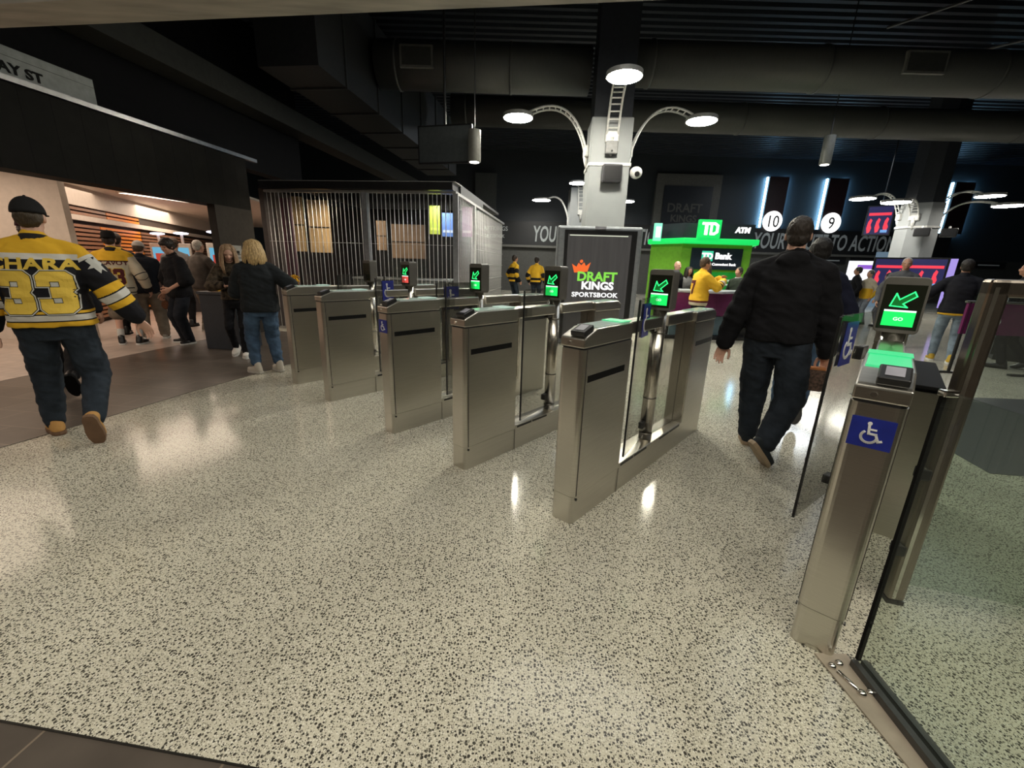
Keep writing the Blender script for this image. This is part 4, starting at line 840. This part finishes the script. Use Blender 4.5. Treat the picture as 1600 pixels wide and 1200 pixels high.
        if st in ('long', 'bob'):
            random.seed(sd_*7); LN = .34 if st == 'long' else .235; nstr = 90
            for i in range(nstr):
                az = -PI/2+(random.random()-.5)*2*(2.35 if st == 'long' else 2.2); el = random.random()
                cx, cy = math.cos(az), math.sin(az); pts = []
                for j in range(9):
                    f_ = j/8
                    if f_ < .4:
                        a_ = (1-f_/.4)*1.2*el; r_ = .094+.012*random.random(); pts.append(hp(cx*r_*math.cos(a_)*.95, cy*r_*math.cos(a_)-.015, .15+r_*math.sin(a_)))
                    else:
                        g_ = (f_-.4)/.6; r_ = .098+.03*math.sin(g_*2.2)*(1 if st == 'bob' else .6); b_ = hp(cx*r_, cy*r_-.015, .14); pts.append(b_-Z*LN*hs*g_*(.8+.3*((i*37) % 10)/10)+Vector((math.sin(i+g_*5)*.006, math.cos(i*2+g_*5)*.006, 0)))
                m_.tube(pts, [.004, .012, .015, .015, .016, .015, .014, .010, .003], 6)
            m_.build('hair', hm, t, True)
        elif st != 'bald':
            mk('hair', remesh(m_, .009 if vox > .008 else .006, 2, noise=.006, nf=(60, 60, 40), seed=sd_), hm, t)
        else: m_.bm.free()
    if hat:
        st, hm = hat[0], hat[1]; m_ = MB(); fl_ = -1 if 'back' in st else 1; top_h = .118 if 'flat' in st else .116
        sp_ = 5.0 if 'flat' in st else 2.0; R2 = []
        for i in range(12):
            a_ = PI/2*i/11; rr = math.cos(a_)**(2/sp_) if i < 11 else .02; R2.append([hp(.091*rr*math.cos(2*PI*j/24), -.006+.108*rr*math.sin(2*PI*j/24), .138+top_h*math.sin(a_)) for j in range(24)])
        m_.rings(R2); ht = m_.build('hat', hm, t, True)
        if 'beanie' not in st:
            m_ = MB(); P_ = [(.075*math.cos(PI*j/12), .02+fl_*(.085+.10*math.sin(PI*j/12))) for j in range(13)]; 
            A_ = [hp(x, y if fl_ > 0 else y-.03, .142-.8*x*x) for x, y in P_]; m_.rings([A_, [p+R_ @ Vector((0, 0, .006)) for p in A_]]); m_.build('brim', hat[2] if len(hat) > 2 else hm, ht)
            MB().ell(hp(0, -.006, .140+top_h), .008, .008, .005).build('button', hm, ht)
        else:
            m_ = MB(); m_.rings([[hp((.094+e_)*math.cos(2*PI*j/24), -.006+(.111+e_)*math.sin(2*PI*j/24), z_) for j in range(24)] for z_, e_ in ((.118, 0), (.122, .004), (.155, .004), (.160, 0))]); m_.build('cuff', hm, ht, True)
    # ---- top
    mb = MB(); torso(mb, topH, .97, topc, 1, flare)
    for i in (0, 1):
        a_, b_, c_ = shs[i], elb[i], wri[i]; r0, r1, r2 = (.050*k*gg+topc*.85), (.046*k*gg+topc*.9*cuff), (.030*k+topc*.8*cuff)
        mb.rc(q(.80)+Vector(((-1, 1)[i]*.10*k, 0, 0)), a_, .07*k*gg+topc*.4, r0, 14); mb.rc(q(.97)+Vector(((-1, 1)[i]*.03*k, 0, 0)), a_+Vector((0, 0, .012)), .052*k*(.8+.2*g)+topc*.2, r0*.88, 14)
        if sleeve > .55: mb.rc(a_, b_, r0, r1, 14); mb.rc(b_, b_+(c_-b_)*((sleeve-.53)/.47)*.97, r1, r2, 14)
        else: mb.rc(a_, a_+(b_-a_)*sleeve/.53*.9, r0, r1*1.05, 14)
    mb.rc(nb-up*.03*k, nb+up*.012*k, .072*k*(.85+.15*g)+topc*.3, .060*k*(.85+.15*g)+topc*.3, 14)
    if hood: mb.ell(q(.93)+Vector((0, -.085*k, .02)), .10*k, .05*k, .075*k); mb.rc(nb+Vector((-.06, -.03, .01)), nb+Vector((.06, -.03, .01)), .045, .045)
    me = remesh(mb, vox*1.0, 4, noise=fold, nf=(8, 8, 15), seed=sd_)
    at, ar, tz = [], [], []; zh = q(topH).z
    for v in me.vertices:
        best = (9, 0)
        for i in (0, 1):
            for a_, b_, o_, l_ in ((shs[i], elb[i], 0, .53), (elb[i], wri[i], .53, .47)):
                d = b_-a_; f_ = max(-.35 if o_ == 0 else 0, min(1, (v.co-a_).dot(d)/d.length_squared)); D = (a_+d*f_-v.co).length
                if D < best[0]: best = (D, max(0, o_+f_*l_))
        lat = abs(v.co.x) > .155*k*sh*(.7+.3*g)+topc and best[0] < .13*k*gg+topc
        ar.append(1.0 if lat else 0.0); at.append(best[1]); tz.append(v.co.z-zh)
    for nm, vals in (('arm', ar), ('at', at), ('tz', tz)):
        A_ = me.attributes.new(nm, 'FLOAT', 'POINT'); A_.data.foreach_set('value', vals)
    tp = mk('top', me, top, t); 
    if collar: m_ = MB(); m_.rings([[nb+up*(z_*k)+Vector((r_*k*math.cos(2*PI*j/20), r_*k*.95*math.sin(2*PI*j/20), -.012*math.sin(2*PI*j/20))) for j in range(20)] for z_, r_ in ((-.02, .082), (.02, .078), (.035, .07), (.02, .064))], cap=False); m_.build('collar', collar, tp, True)
    # ---- trousers
    mb = MB(); torso(mb, -.24, .10, .008)
    for i in (0, 1):
        r1 = (.058*k*gg+.010)*legc; r2 = (.046*k+.012)*legc
        mb.rc(hips[i]+Vector((0, -.01, 0)), knee[i], .088*k*gg*(.6+.4*legc)+.006, r1+.008, 14)
        if leglen > .5: mb.rc(knee[i], knee[i]+(ank[i]-knee[i])*((leglen-.5)/.5)*.94, r1+.006, r2, 14)
        else: mb.rc(knee[i], knee[i]+(hips[i]-knee[i])*.05, r1+.03, r1+.03, 14)
    mk('trousers', remesh(mb, vox*1.0, 4, noise=fold*.9, nf=(10, 10, 16), seed=sd_+40), bottom, t)
    # ---- shoes
    for i, a in enumerate((aL, aR)):
        A_ = ank[i]; Rf = Matrix.Rotation(a[4], 3, 'Z') @ Matrix.Rotation(-a[3], 3, 'X'); F = lambda x, y, z: A_+Rf @ (Vector((x, y, z))*k)
        def outline(e_, z_): return [F((.036+.012*math.sin(PI*min(1, max(0, (y+.08)/.26)))+e_)*sx, y+(e_ if y > .1 else -e_ if y < -.07 else 0), z_) for y, sx in [(-.085, .0), (-.078, .7), (-.05, .95), (0, .88), (.06, 1.0), (.11, 1.0), (.15, .8), (.175, .4), (.182, 0), (.175, -.4), (.15, -.8), (.11, -1.0), (.06, -1.0), (0, -.88), (-.05, -.95), (-.078, -.7)]]
        m_ = MB(); m_.rings([outline(0, -.052), outline(.003, -.03), [F(*( (Rf.transposed() @ (p-A_))/k*Vector((1, 1, 1)) )) for p in outline(-.002, -.006)]])
        m_.rc(F(0, -.035, -.02), F(0, -.02, .05), .047*k, .044*k, 12); m_.rc(F(0, .0, -.01), F(0, .10, -.028), .040*k, .030*k, 12)
        so = mk('shoe', remesh(m_, .010 if vox < .012 else .013, 3), shoe[0], t)
        m_ = MB(); m_.rings([outline(.004, -.076), outline(.007, -.062), outline(.005, -.046)]); m_.build('sole', shoe[1], so)
        if socks: MB().rc(F(0, -.005, .03), knee[i]+(A_-knee[i])*.62, .043*k, .046*k, 12).build('sock', socks, t, True)
    t['_dim'] = 0.0
    del t['_dim']
    return t, dict(top=tp, q=q, sh=shs, el=elb, wr=wri, k=k, hp=hp, R=R_, nb=nb)
def decal(name, me, tp, o, u, v, mat, off=.003, cell=.02):
    """print 2D artwork (mesh in its own xy plane) onto the cloth of tp"""
    bm = bmesh.new(); bm.from_mesh(me); bpy.data.meshes.remove(me)
    xs = [q.co.x for q in bm.verts]; ys = [q.co.y for q in bm.verts]
    for ax, lo, hi in ((0, min(xs), max(xs)), (1, min(ys), max(ys))):
        c = lo+cell
        while c < hi:
            p = [0, 0, 0]; n = [0, 0, 0]; p[ax] = c; n[ax] = 1
            bmesh.ops.bisect_plane(bm, geom=bm.verts[:]+bm.edges[:]+bm.faces[:], plane_co=p, plane_no=n); c += cell
    bmesh.ops.triangulate(bm, faces=bm.faces[:])
    M_ = tp.data; bv = BVHTree.FromPolygons([w_.co for w_ in M_.vertices], [list(p.vertices) for p in M_.polygons])
    u, v = Vector(u).normalized(), Vector(v).normalized(); n = u.cross(v); o = Vector(o)
    for q in bm.verts:
        p = o+u*q.co.x+v*q.co.y; h_ = bv.ray_cast(p+n*.4, -n)
        q.co = (h_[0] if h_[0] else p)+n*off
    out = bpy.data.meshes.new(name); bm.to_mesh(out); bm.free(); return mk(name, out, mat, tp)
def poly_mesh(polys):
    bm = bmesh.new()
    for P in polys: bm.faces.new([bm.verts.new((x, y, 0)) for x, y in P])
    me = bpy.data.meshes.new('art'); bm.to_mesh(me); bm.free(); return me
THREE = [(0, 12.5), (1.5, 14), (8, 14), (9.5, 12.5), (9.5, 8.3), (8.6, 7), (9.5, 5.7), (9.5, 1.5), (8, 0), (1.5, 0), (0, 1.5), (0, 4.6), (3.2, 4.6), (3.2, 3), (6.2, 3), (6.2, 5.4), (3.6, 5.4), (3.6, 8.6), (6.2, 8.6), (6.2, 11), (3.2, 11), (3.2, 9.4), (0, 9.4)]
SEVEN = [(0, 11), (0, 14), (9.5, 14), (9.5, 11), (6, 0), (2.6, 0), (6, 11)]
def number(tp, digits, o, u, v, h_, layers, gap=1.2, wd=1.0):
    s = h_/14; W = len(digits)*9.5*wd+(len(digits)-1)*gap
    for li, (grow, mat, nm) in enumerate(layers):
        P = []
        for i, d in enumerate(digits): P.append([((x*wd+i*(9.5*wd+gap)-W/2)*s, (y-7)*s) for x, y in offset_poly(d, grow/s/100)])
        decal(nm, poly_mesh(P), tp, o, u, v, mat, .004+.0018*li)
BK = (-1, 0, 0)  # viewer's right when looking at somebody's back is +X
YEL = (.72, .42, .03); WHC = (.62, .60, .56); BLK = (.010, .010, .014); CRM = (.55, .48, .36); MAR = (.10, .02, .02)
JY = cloth('twill_yellow', (.72, .50, .08), .06); JW = cloth('twill_silver', (.55, .55, .52), .05); JB = cloth('twill_black', (.02, .018, .018), .05); JM = cloth('twill_maroon', (.09, .02, .022), .05)
jers = stripes('black_gold_jersey', .58, [(0, YEL), (.038, BLK), (.046, WHC), (.088, BLK), (.097, YEL), (.115, BLK), (.475, WHC), (.515, YEL)], [(0, YEL), (.05, WHC), (.09, BLK), (.44, YEL), (.53, BLK), (.545, WHC), (.64, BLK), (.655, YEL), (.74, BLK)], BLK)
TAN = cloth('tan_boot_leather', (.52, .29, .10), .15); SOLE = pm('boot_sole', (.16, .09, .05), .7)
p, d = person('person in a black and gold number 33 hockey jersey, jeans and tan boots walking away', (-3.47, 3.16), math.radians(30), 1.79, 1.45, .0085, SKINP, .06, .522,
    aL=(-.20, .14, .08, 0, .45), aR=(.15, -.24, .19, 1.25, -.05), hL=(-.40, .06, .80), hR=(.50, .08, .86), head=(.05, .05), hair=('crop', (.05, .035, .02)), hat=('cap', cloth('black_cap', (.012, .012, .013))),
    top=jers, topH=-.06, topc=.036, sleeve=.93, cuff=1.5, bottom=DENIM, legc=1.15, shoe=(TAN, SOLE), fold=.010, flare=.01, sh=1.08, collar=JB, palm=True)
tp = d['top']; q = d['q']
number(tp, (THREE, THREE), q(.375)+Vector((.0, -.3, 0)), (1, 0, 0), (0, 0, 1), .285, ((2.0, JB, 'number_edge'), (1.6, JW, 'number_outline'), (.9, JB, 'number_inline'), (.5, JY, 'number')), 1.7, .88)
me = text_mesh('CHARA', .105, .004, 1.25, 0, 'CENTER', 1.05); decal('name_lettering', me, tp, q(.71)+Vector((0, -.3, -.03)), (1, 0, 0), (0, 0, 1), JY, .006)
pa = [(-.05, .03), (-.02, .06), (.0, .04), (.03, .07), (.035, .03), (.06, .02), (.03, 0), (.05, -.05), (.02, -.03), (0, -.06), (-.02, -.02), (-.05, -.03), (-.03, 0)]
decal('shoulder_patch', poly_mesh([pa]), tp, d['sh'][1]*.75+d['el'][1]*.25, (.6, .8, 0), (0, 0, 1), JW, .005)
mr = cloth('maroon_cap', (.05, .012, .016))
person('person in a maroon cap and dark clothes striding beside the number 33 jersey', (-4.72, 4.28), math.radians(34), 1.76, 1.05, .011, SKIN2, .06, .52, aL=(-.10, .26, .08, 0, .1), aR=(.12, -.38, .22, 1.1, 0), hL=(-.32, .15, .86), hR=(.36, -.05, .86), hair=('short', (.04, .02, .015)), hat=('cap', mr), top=stripes('dark_jersey', .66, [(0, BLK), (.04, YEL), (.08, BLK)], [(0, BLK), (.6, YEL), (.66, BLK)], BLK), topH=-.16, topc=.03, bottom=BLACKC, shoe=(BLACK, RUBBER))
cj = stripes('cream_jersey', .66, [(0, CRM), (.03, BLK), (.045, CRM), (.10, BLK), (.115, CRM), (.50, BLK), (.515, YEL)], [(0, YEL), (.04, CRM), (.5, BLK), (.52, CRM), (.6, BLK), (.62, CRM), (.9, BLK)], CRM)
p, d = person('person in a cream number 73 hockey jersey, shorts and dark cap in the queue', (-6.22, 6.72), math.radians(28), 1.74, 1.12, .011, SKINP, .03, .525, aL=(-.12, .05, .075, 0, .2), aR=(.13, -.02, .075, 0, -.3), hL=(-.30, .10, .92), hR=(.34, .10, .88), hair=('short', (.03, .02, .015)), hat=('cap_back_flat', cloth('dark_cap', (.012, .011, .011))), top=cj, topH=-.20, topc=.034, cuff=1.3, bottom=KHAKI, leglen=.45, legc=1.2, shoe=(BLACK, pm('white_sole', (.6, .6, .58), .5)), socks=cloth('white_sock', (.5, .5, .48)), collar=JB, flare=.01)
number(d['top'], (SEVEN, THREE), d['q'](.30)+Vector((0, -.3, 0)), (1, 0, 0), (0, 0, 1), .235, ((1.2, JY, 'number_outline'), (.3, JM, 'number')), 1.5, .75)
decal('name_lettering', text_mesh('MCAVOY', .085, .002, 1.1, 0), d['top'], d['q'](.615)+Vector((0, -.3, -.0)), (1, 0, 0), (0, 0, 1), JM, .006)
person('dark haired person in a black jacket with yellow collar, just ahead of the cream jersey', (-6.95, 7.62), math.radians(20), 1.76, 1.0, .014, SKIN2, hair=('short', (.03, .02, .015)), top=BLACKC, collar=JY, bottom=BLACKC)
person('person in a white cap, black jacket and loose khaki trousers in the lobby queue', (-6.28, 7.28), math.radians(38), 1.63, 1.05, .012, SKIN, .08, .525, aL=(-.12, .03, .075, 0, .2), aR=(.14, -.03, .075, 0, -.2), hL=(-.28, .12, .80), hR=(.33, .0, .78), hair=('short', (.06, .035, .02)), hat=('cap', cloth('white_cap', (.52, .48, .45), .05)), head=(-.3, .2), top=cloth('navy_jacket', (.010, .012, .018)), topc=.035, bottom=KHAKI, legc=1.4, shoe=(cloth('grey_shoe', (.25, .23, .2)), pm('white_sole', (.6, .6, .58), .5)))
p, d = person('dark haired person in an oversized black shirt facing the hall, one arm hanging', (-5.48, 6.98), math.radians(152), 1.67, 1.1, .011, SKIN, .05, .525, aL=(-.11, .02, .075, 0, .25), aR=(.12, -.02, .075, 0, -.35), hL=(-.20, .20, .92), hR=(.36, .08, .80), head=(.35, .35), hair=('fringe', (.02, .013, .01)), top=BLACKC, topc=.045, topH=-.2, sleeve=.62, cuff=1.6, bottom=cloth('navy_trouser', (.012, .014, .02)), legc=1.25, shoe=(BLACK, pm('white_sole', (.6, .6, .58), .5)), face=True, curl=.6)
b = thing('bag', 'small brown bag hanging from the hand of the black shirted person', 'bag', tuple(Matrix.Translation((-5.48, 6.98, 0)) @ Matrix.Rotation(math.radians(152), 4, 'Z') @ (d['wr'][1]+Vector((0, .0, -.27)))))
MB().ell((0, 0, .07), .07, .04, .075).build('bag_body', cloth('brown_leather', (.12, .05, .025)), b, True); MB().tube([(-.04, 0, .13), (-.02, 0, .18), (.02, 0, .18), (.04, 0, .13)], .006).build('handle', BLACK, b, True)
person('person in a grey t-shirt standing at the lobby kiosks', (-6.75, 8.65), math.radians(15), 1.74, 1.1, .014, SKIN, hair=('short', (.05, .03, .02)), top=cloth('grey_tee', (.14, .13, .13)), sleeve=.4, bottom=BLACKC, hL=(-.2, .3, 1.05))
person('white haired person in a brown grey shirt and khaki trousers by the rightmost kiosk', (-5.98, 8.22), math.radians(-10), 1.70, 1.15, .014, SKINP, .08, hair=('crop', (.55, .52, .48)), top=cloth('taupe_shirt', (.10, .085, .075)), sleeve=.5, bottom=KHAKI, hR=(.28, .38, 1.02), shoe=(cloth('grey_shoe', (.25, .23, .2)), pm('white_sole', (.6, .6, .58), .5)))
camo = pm('camo_cloth', (.06, .045, .03), .8, var=.95, vscale=22, spec=.2)
p, d = person('long haired young woman in a camouflage jacket looking down at her hands', (-4.02, 6.12), math.radians(205), 1.58, .82, .009, SKINP, .04, .53, aL=(-.05, .10, .075, 0, .1), aR=(.09, -.10, .13, .5, -.2), hL=(-.05, .25, 1.06), hR=(.07, .26, 1.05), pole=((-.9, -.3, -.6), (.9, -.3, -.6)), head=(.15, .42), hair=('long', (.34, .22, .13)), top=camo, topc=.03, topH=.0, cuff=1.2, bottom=BLACKC, legc=.85, shoe=(cloth('white_shoe', (.6, .58, .55), .05), pm('white_sole', (.6, .6, .58), .5)), face=True, curl=.7, sh=.92)
ph = thing('phone', 'dark phone held in the hands of the young woman in camouflage', 'phone', tuple(Matrix.Translation((-4.02, 6.12, 0)) @ Matrix.Rotation(math.radians(205), 4, 'Z') @ Vector((.01, .33, 1.06))), math.radians(205)); 
pb = MB().box(-.036, .036, -.006, .006, 0, .14, Matrix.Rotation(-.7, 4, 'X')).build('case', BLACK, ph, bevel=.003); MB().box(-.033, .033, -.0075, -.006, .004, .136, Matrix.Rotation(-.7, 4, 'X')).build('screen', pm('phone_glass', (.03, .03, .035), .1), ph)
p, d = person('blonde woman in a dark puffer jacket and cropped blue jeans, seen from behind', (-3.14, 5.24), math.radians(25), 1.62, 1.22, .0085, SKINP, .02, .525, aL=(-.13, .02, .075, 0, .75), aR=(.12, .05, .075, 0, .45), hL=(-.16, .30, .98), hR=(.36, .16, 1.06), head=(.1, .05), hair=('bob', (.52, .36, .17)), top=cloth('puffer_black', (.016, .019, .022)), topc=.045, topH=-.12, cuff=1.2, bottom=BLUEJ, legc=1.15, leglen=.92, shoe=(cloth('beige_shoe', (.52, .48, .42), .06), pm('pale_sole', (.5, .48, .44), .5)), fold=.012, sh=.95)
pp = thing('pom_pom', 'small yellow pom pom held by the blonde woman in jeans', 'pom pom', tuple(Matrix.Translation((-3.14, 5.24, 0)) @ Matrix.Rotation(math.radians(25), 4, 'Z') @ Vector((.40, .24, 1.19))))
m_ = MB(); random.seed(5)
for i in range(40):
    a = Vector((random.gauss(0, 1), random.gauss(0, 1), random.gauss(0, 1))).normalized(); m_.tube([(0, 0, 0), a*.04+Z*-.005, a*.07-Z*.03], [.007, .006, .003], 5)
m_.build('tassels', cloth('pom_yellow', (.75, .42, .03)), pp, True); MB().cyl((0, 0, -.08), (0, 0, 0), .012).build('handle', BLACK, pp)
# big man walking through the accessible lane
p, d = person('large person in a black sweatshirt and dark jeans walking away by the wide lane', (2.03, 3.22), math.radians(-32), 1.83, 1.45, .0085, SKINP, .05, .522, aL=(-.08, .20, .08, 0, .15), aR=(.05, -.27, .175, .9, -.9), hL=(-.38, .02, .80), hR=(.33, .10, .86), head=(.05, .0), hair=('crop', (.03, .022, .018)), top=cloth('black_sweatshirt', (.007, .007, .009)), topc=.034, topH=-.03, cuff=1.35, bottom=cloth('indigo_denim', (.020, .026, .036), .3), legc=1.3, shoe=(cloth('navy_shoe', (.02, .025, .03)), pm('tan_sole', (.36, .27, .18), .6)), hood=True, palm=True, curl=.28, gripR=True, sh=1.08, fold=.011)
wr = Matrix.Translation((2.03, 3.22, 0)) @ Matrix.Rotation(math.radians(-32), 4, 'Z') @ d['wr'][1]
pc = thing('pouch', 'patterned brown pouch in the right hand of the large person in black', 'pouch', tuple(wr+Vector((-.05, .0, -.30))), math.radians(-30))
MB().prism(rrect(-.07, .07, 0, .17, .02), (0, -.025, 0), (1, 0, 0), (0, 0, 1), (0, .05, 0)).build('pouch_body', pm('pouch_print', (.10, .06, .045), .6, var=.9, vscale=45), pc, bevel=.008); MB().box(-.06, .06, -.03, .03, .165, .185).build('flap', cloth('orange_flap', (.5, .2, .08)), pc, bevel=.005)
person('person in a navy jacket and blue jeans walking ahead of the large person in black', (2.83, 4.12), math.radians(-34), 1.76, 1.1, .010, SKIN, .07, .52, aL=(-.10, .30, .08, 0, .1), aR=(.08, -.34, .24, 1.15, -.1), hL=(-.32, .2, .9), hR=(.36, .1, .88), head=(.5, .1), hair=('short', (.012, .010, .010)), top=cloth('navy_coat', (.010, .012, .028)), topc=.035, topH=-.18, bottom=BLUEJ, legc=1.1, shoe=(BLACK, pm('grey_sole', (.08, .08, .085), .7)))
# far people
dj = stripes('tan_black_jersey', .66, [(0, BLK), (.04, YEL), (.10, BLK), (.18, YEL), (.3, BLK), (.5, YEL)], [(0, YEL), (.2, BLK), (.5, YEL), (.7, BLK)], BLK)
person('distant person in a dark and tan top at the far corner of the caged store', (-.05, 15.0), math.radians(-60), 1.74, 1.0, .02, SKIN2, hair=('short', (.03, .02, .015)), top=dj, topc=.03)
person('distant person in a gold and black jersey left of the totem', (.72, 15.0), math.radians(-25), 1.70, 1.05, .02, SKIN, hair=('short', (.03, .02, .015)), top=stripes('gold_jersey', .66, [(0, BLK), (.08, YEL), (.14, BLK), (.22, YEL), (.34, YEL), (.45, YEL)], [(0, YEL), (.4, BLK), (.6, YEL), (.8, BLK)], BLK), topc=.035, topH=-.18)
yj = stripes('yellow_jersey', .66, [(0, CRM), (.06, MAR), (.10, YEL)], [(0, YEL), (.55, BLK), (.62, YEL), (.68, MAR), (.74, CRM)], YEL)
p, d = person('person in a bright yellow jersey raising both hands at the purple counter', (3.60, 8.42), math.radians(-85), 1.67, 1.1, .012, SKIN, .06, .525, hL=(-.02, .38, 1.28), hR=(.10, .40, 1.24), pole=((-.6, -.2, -.8), (.6, -.2, -.8)), head=(0, .1), hair=('short', (.08, .05, .03)), top=yj, topc=.036, topH=-.2, cuff=1.4, bottom=BLACKC, face=True)
number(d['top'], (SEVEN,), d['q'](.45)+Vector((0, -.3, 0)), (1, 0, 0), (0, 0, 1), .26, ((.2, JM, 'number'),), 1.6, .9)
person('bald person in a dark top behind the purple counter', (3.67, 10.0), math.radians(-150), 1.62, 1.1, .016, SKINP, hair=None, top=BLACKC, face=True)
person('dark haired person in a grey top behind the purple counter', (4.2, 10.6), math.radians(-170), 1.50, .95, .016, SKIN2, hair=('long', (.02, .015, .012)), top=cloth('grey_top', (.16, .16, .16)), face=True)
person('brown haired person partly hidden by the yellow jersey at the counter', (4.37, 10.0), math.radians(150), 1.58, .95, .016, SKIN, hair=('long', (.08, .05, .03)), top=BLACKC, face=True)
person('person in a dark top with pale collar half hidden behind the large person', (5.12, 9.98), math.radians(120), 1.52, 1.0, .016, SKIN, hair=('short', (.05, .04, .03)), top=cloth('dark_green_top', (.03, .04, .03)), collar=JW)
person('grey haired person facing the camera behind the rightmost screen', (7.95, 8.95), math.radians(140), 1.80, 1.1, .016, SKIN2, hair=('crop', (.42, .40, .38)), top=cloth('grey_coat', (.09, .09, .095)), face=True)
person('person in a dark coat left of the screens, standing in the far crowd', (10.2, 13.0), math.radians(60), 1.66, 1.0, .02, SKIN2, hair=('short', (.03, .03, .03)), top=BLACKC, hR=(.2, .3, 1.0))
person('person in a gold and cream top in the far crowd', (10.5, 12.9), math.radians(90), 1.58, 1.0, .02, SKIN, hair=('short', (.10, .11, .10)), top=stripes('cream_gold_jersey', .66, [(0, YEL), (.3, CRM)], [(0, CRM), (.6, YEL)], CRM), bottom=cloth('pale_trouser', (.2, .22, .26)))
person('person in a navy coat beside the left red screen', (10.55, 12.3), math.radians(20), 1.52, 1.0, .02, SKIN, hair=('short', (.02, .02, .02)), top=cloth('navy_coat', (.010, .012, .028)), bottom=cloth('grey_trouser', (.10, .10, .11)))
hj = stripes('hem_jacket', .66, [(0, YEL), (.03, BLK)], [(0, BLK), (.93, CRM)], BLK)
person('person in a dark yellow-hemmed jacket, light jeans and yellow shoes at right', (7.55, 7.35), math.radians(-38), 1.74, 1.1, .012, SKIN, .14, .525, aL=(-.10, .12, .075, 0, .1), aR=(.12, -.1, .075, 0, -.1), hL=(-.42, .20, 1.02), hR=(.3, .2, 1.0), hair=('short', (.02, .015, .012)), top=hj, topc=.036, topH=-.16, cuff=1.3, bottom=cloth('light_denim', (.18, .23, .28), .35), shoe=(cloth('yellow_shoe', (.5, .33, .05)), pm('white_sole', (.6, .6, .58), .5)))
person('person in black clothes at the right edge, seen through the framed glass gate', (8.25, 7.0), math.radians(40), 1.72, 1.15, .014, SKIN2, .1, hair=('short', (.02, .015, .012)), top=BLACKC, topc=.035, bottom=BLACKC, aR=(.15, -.25, .12, .5, 0))
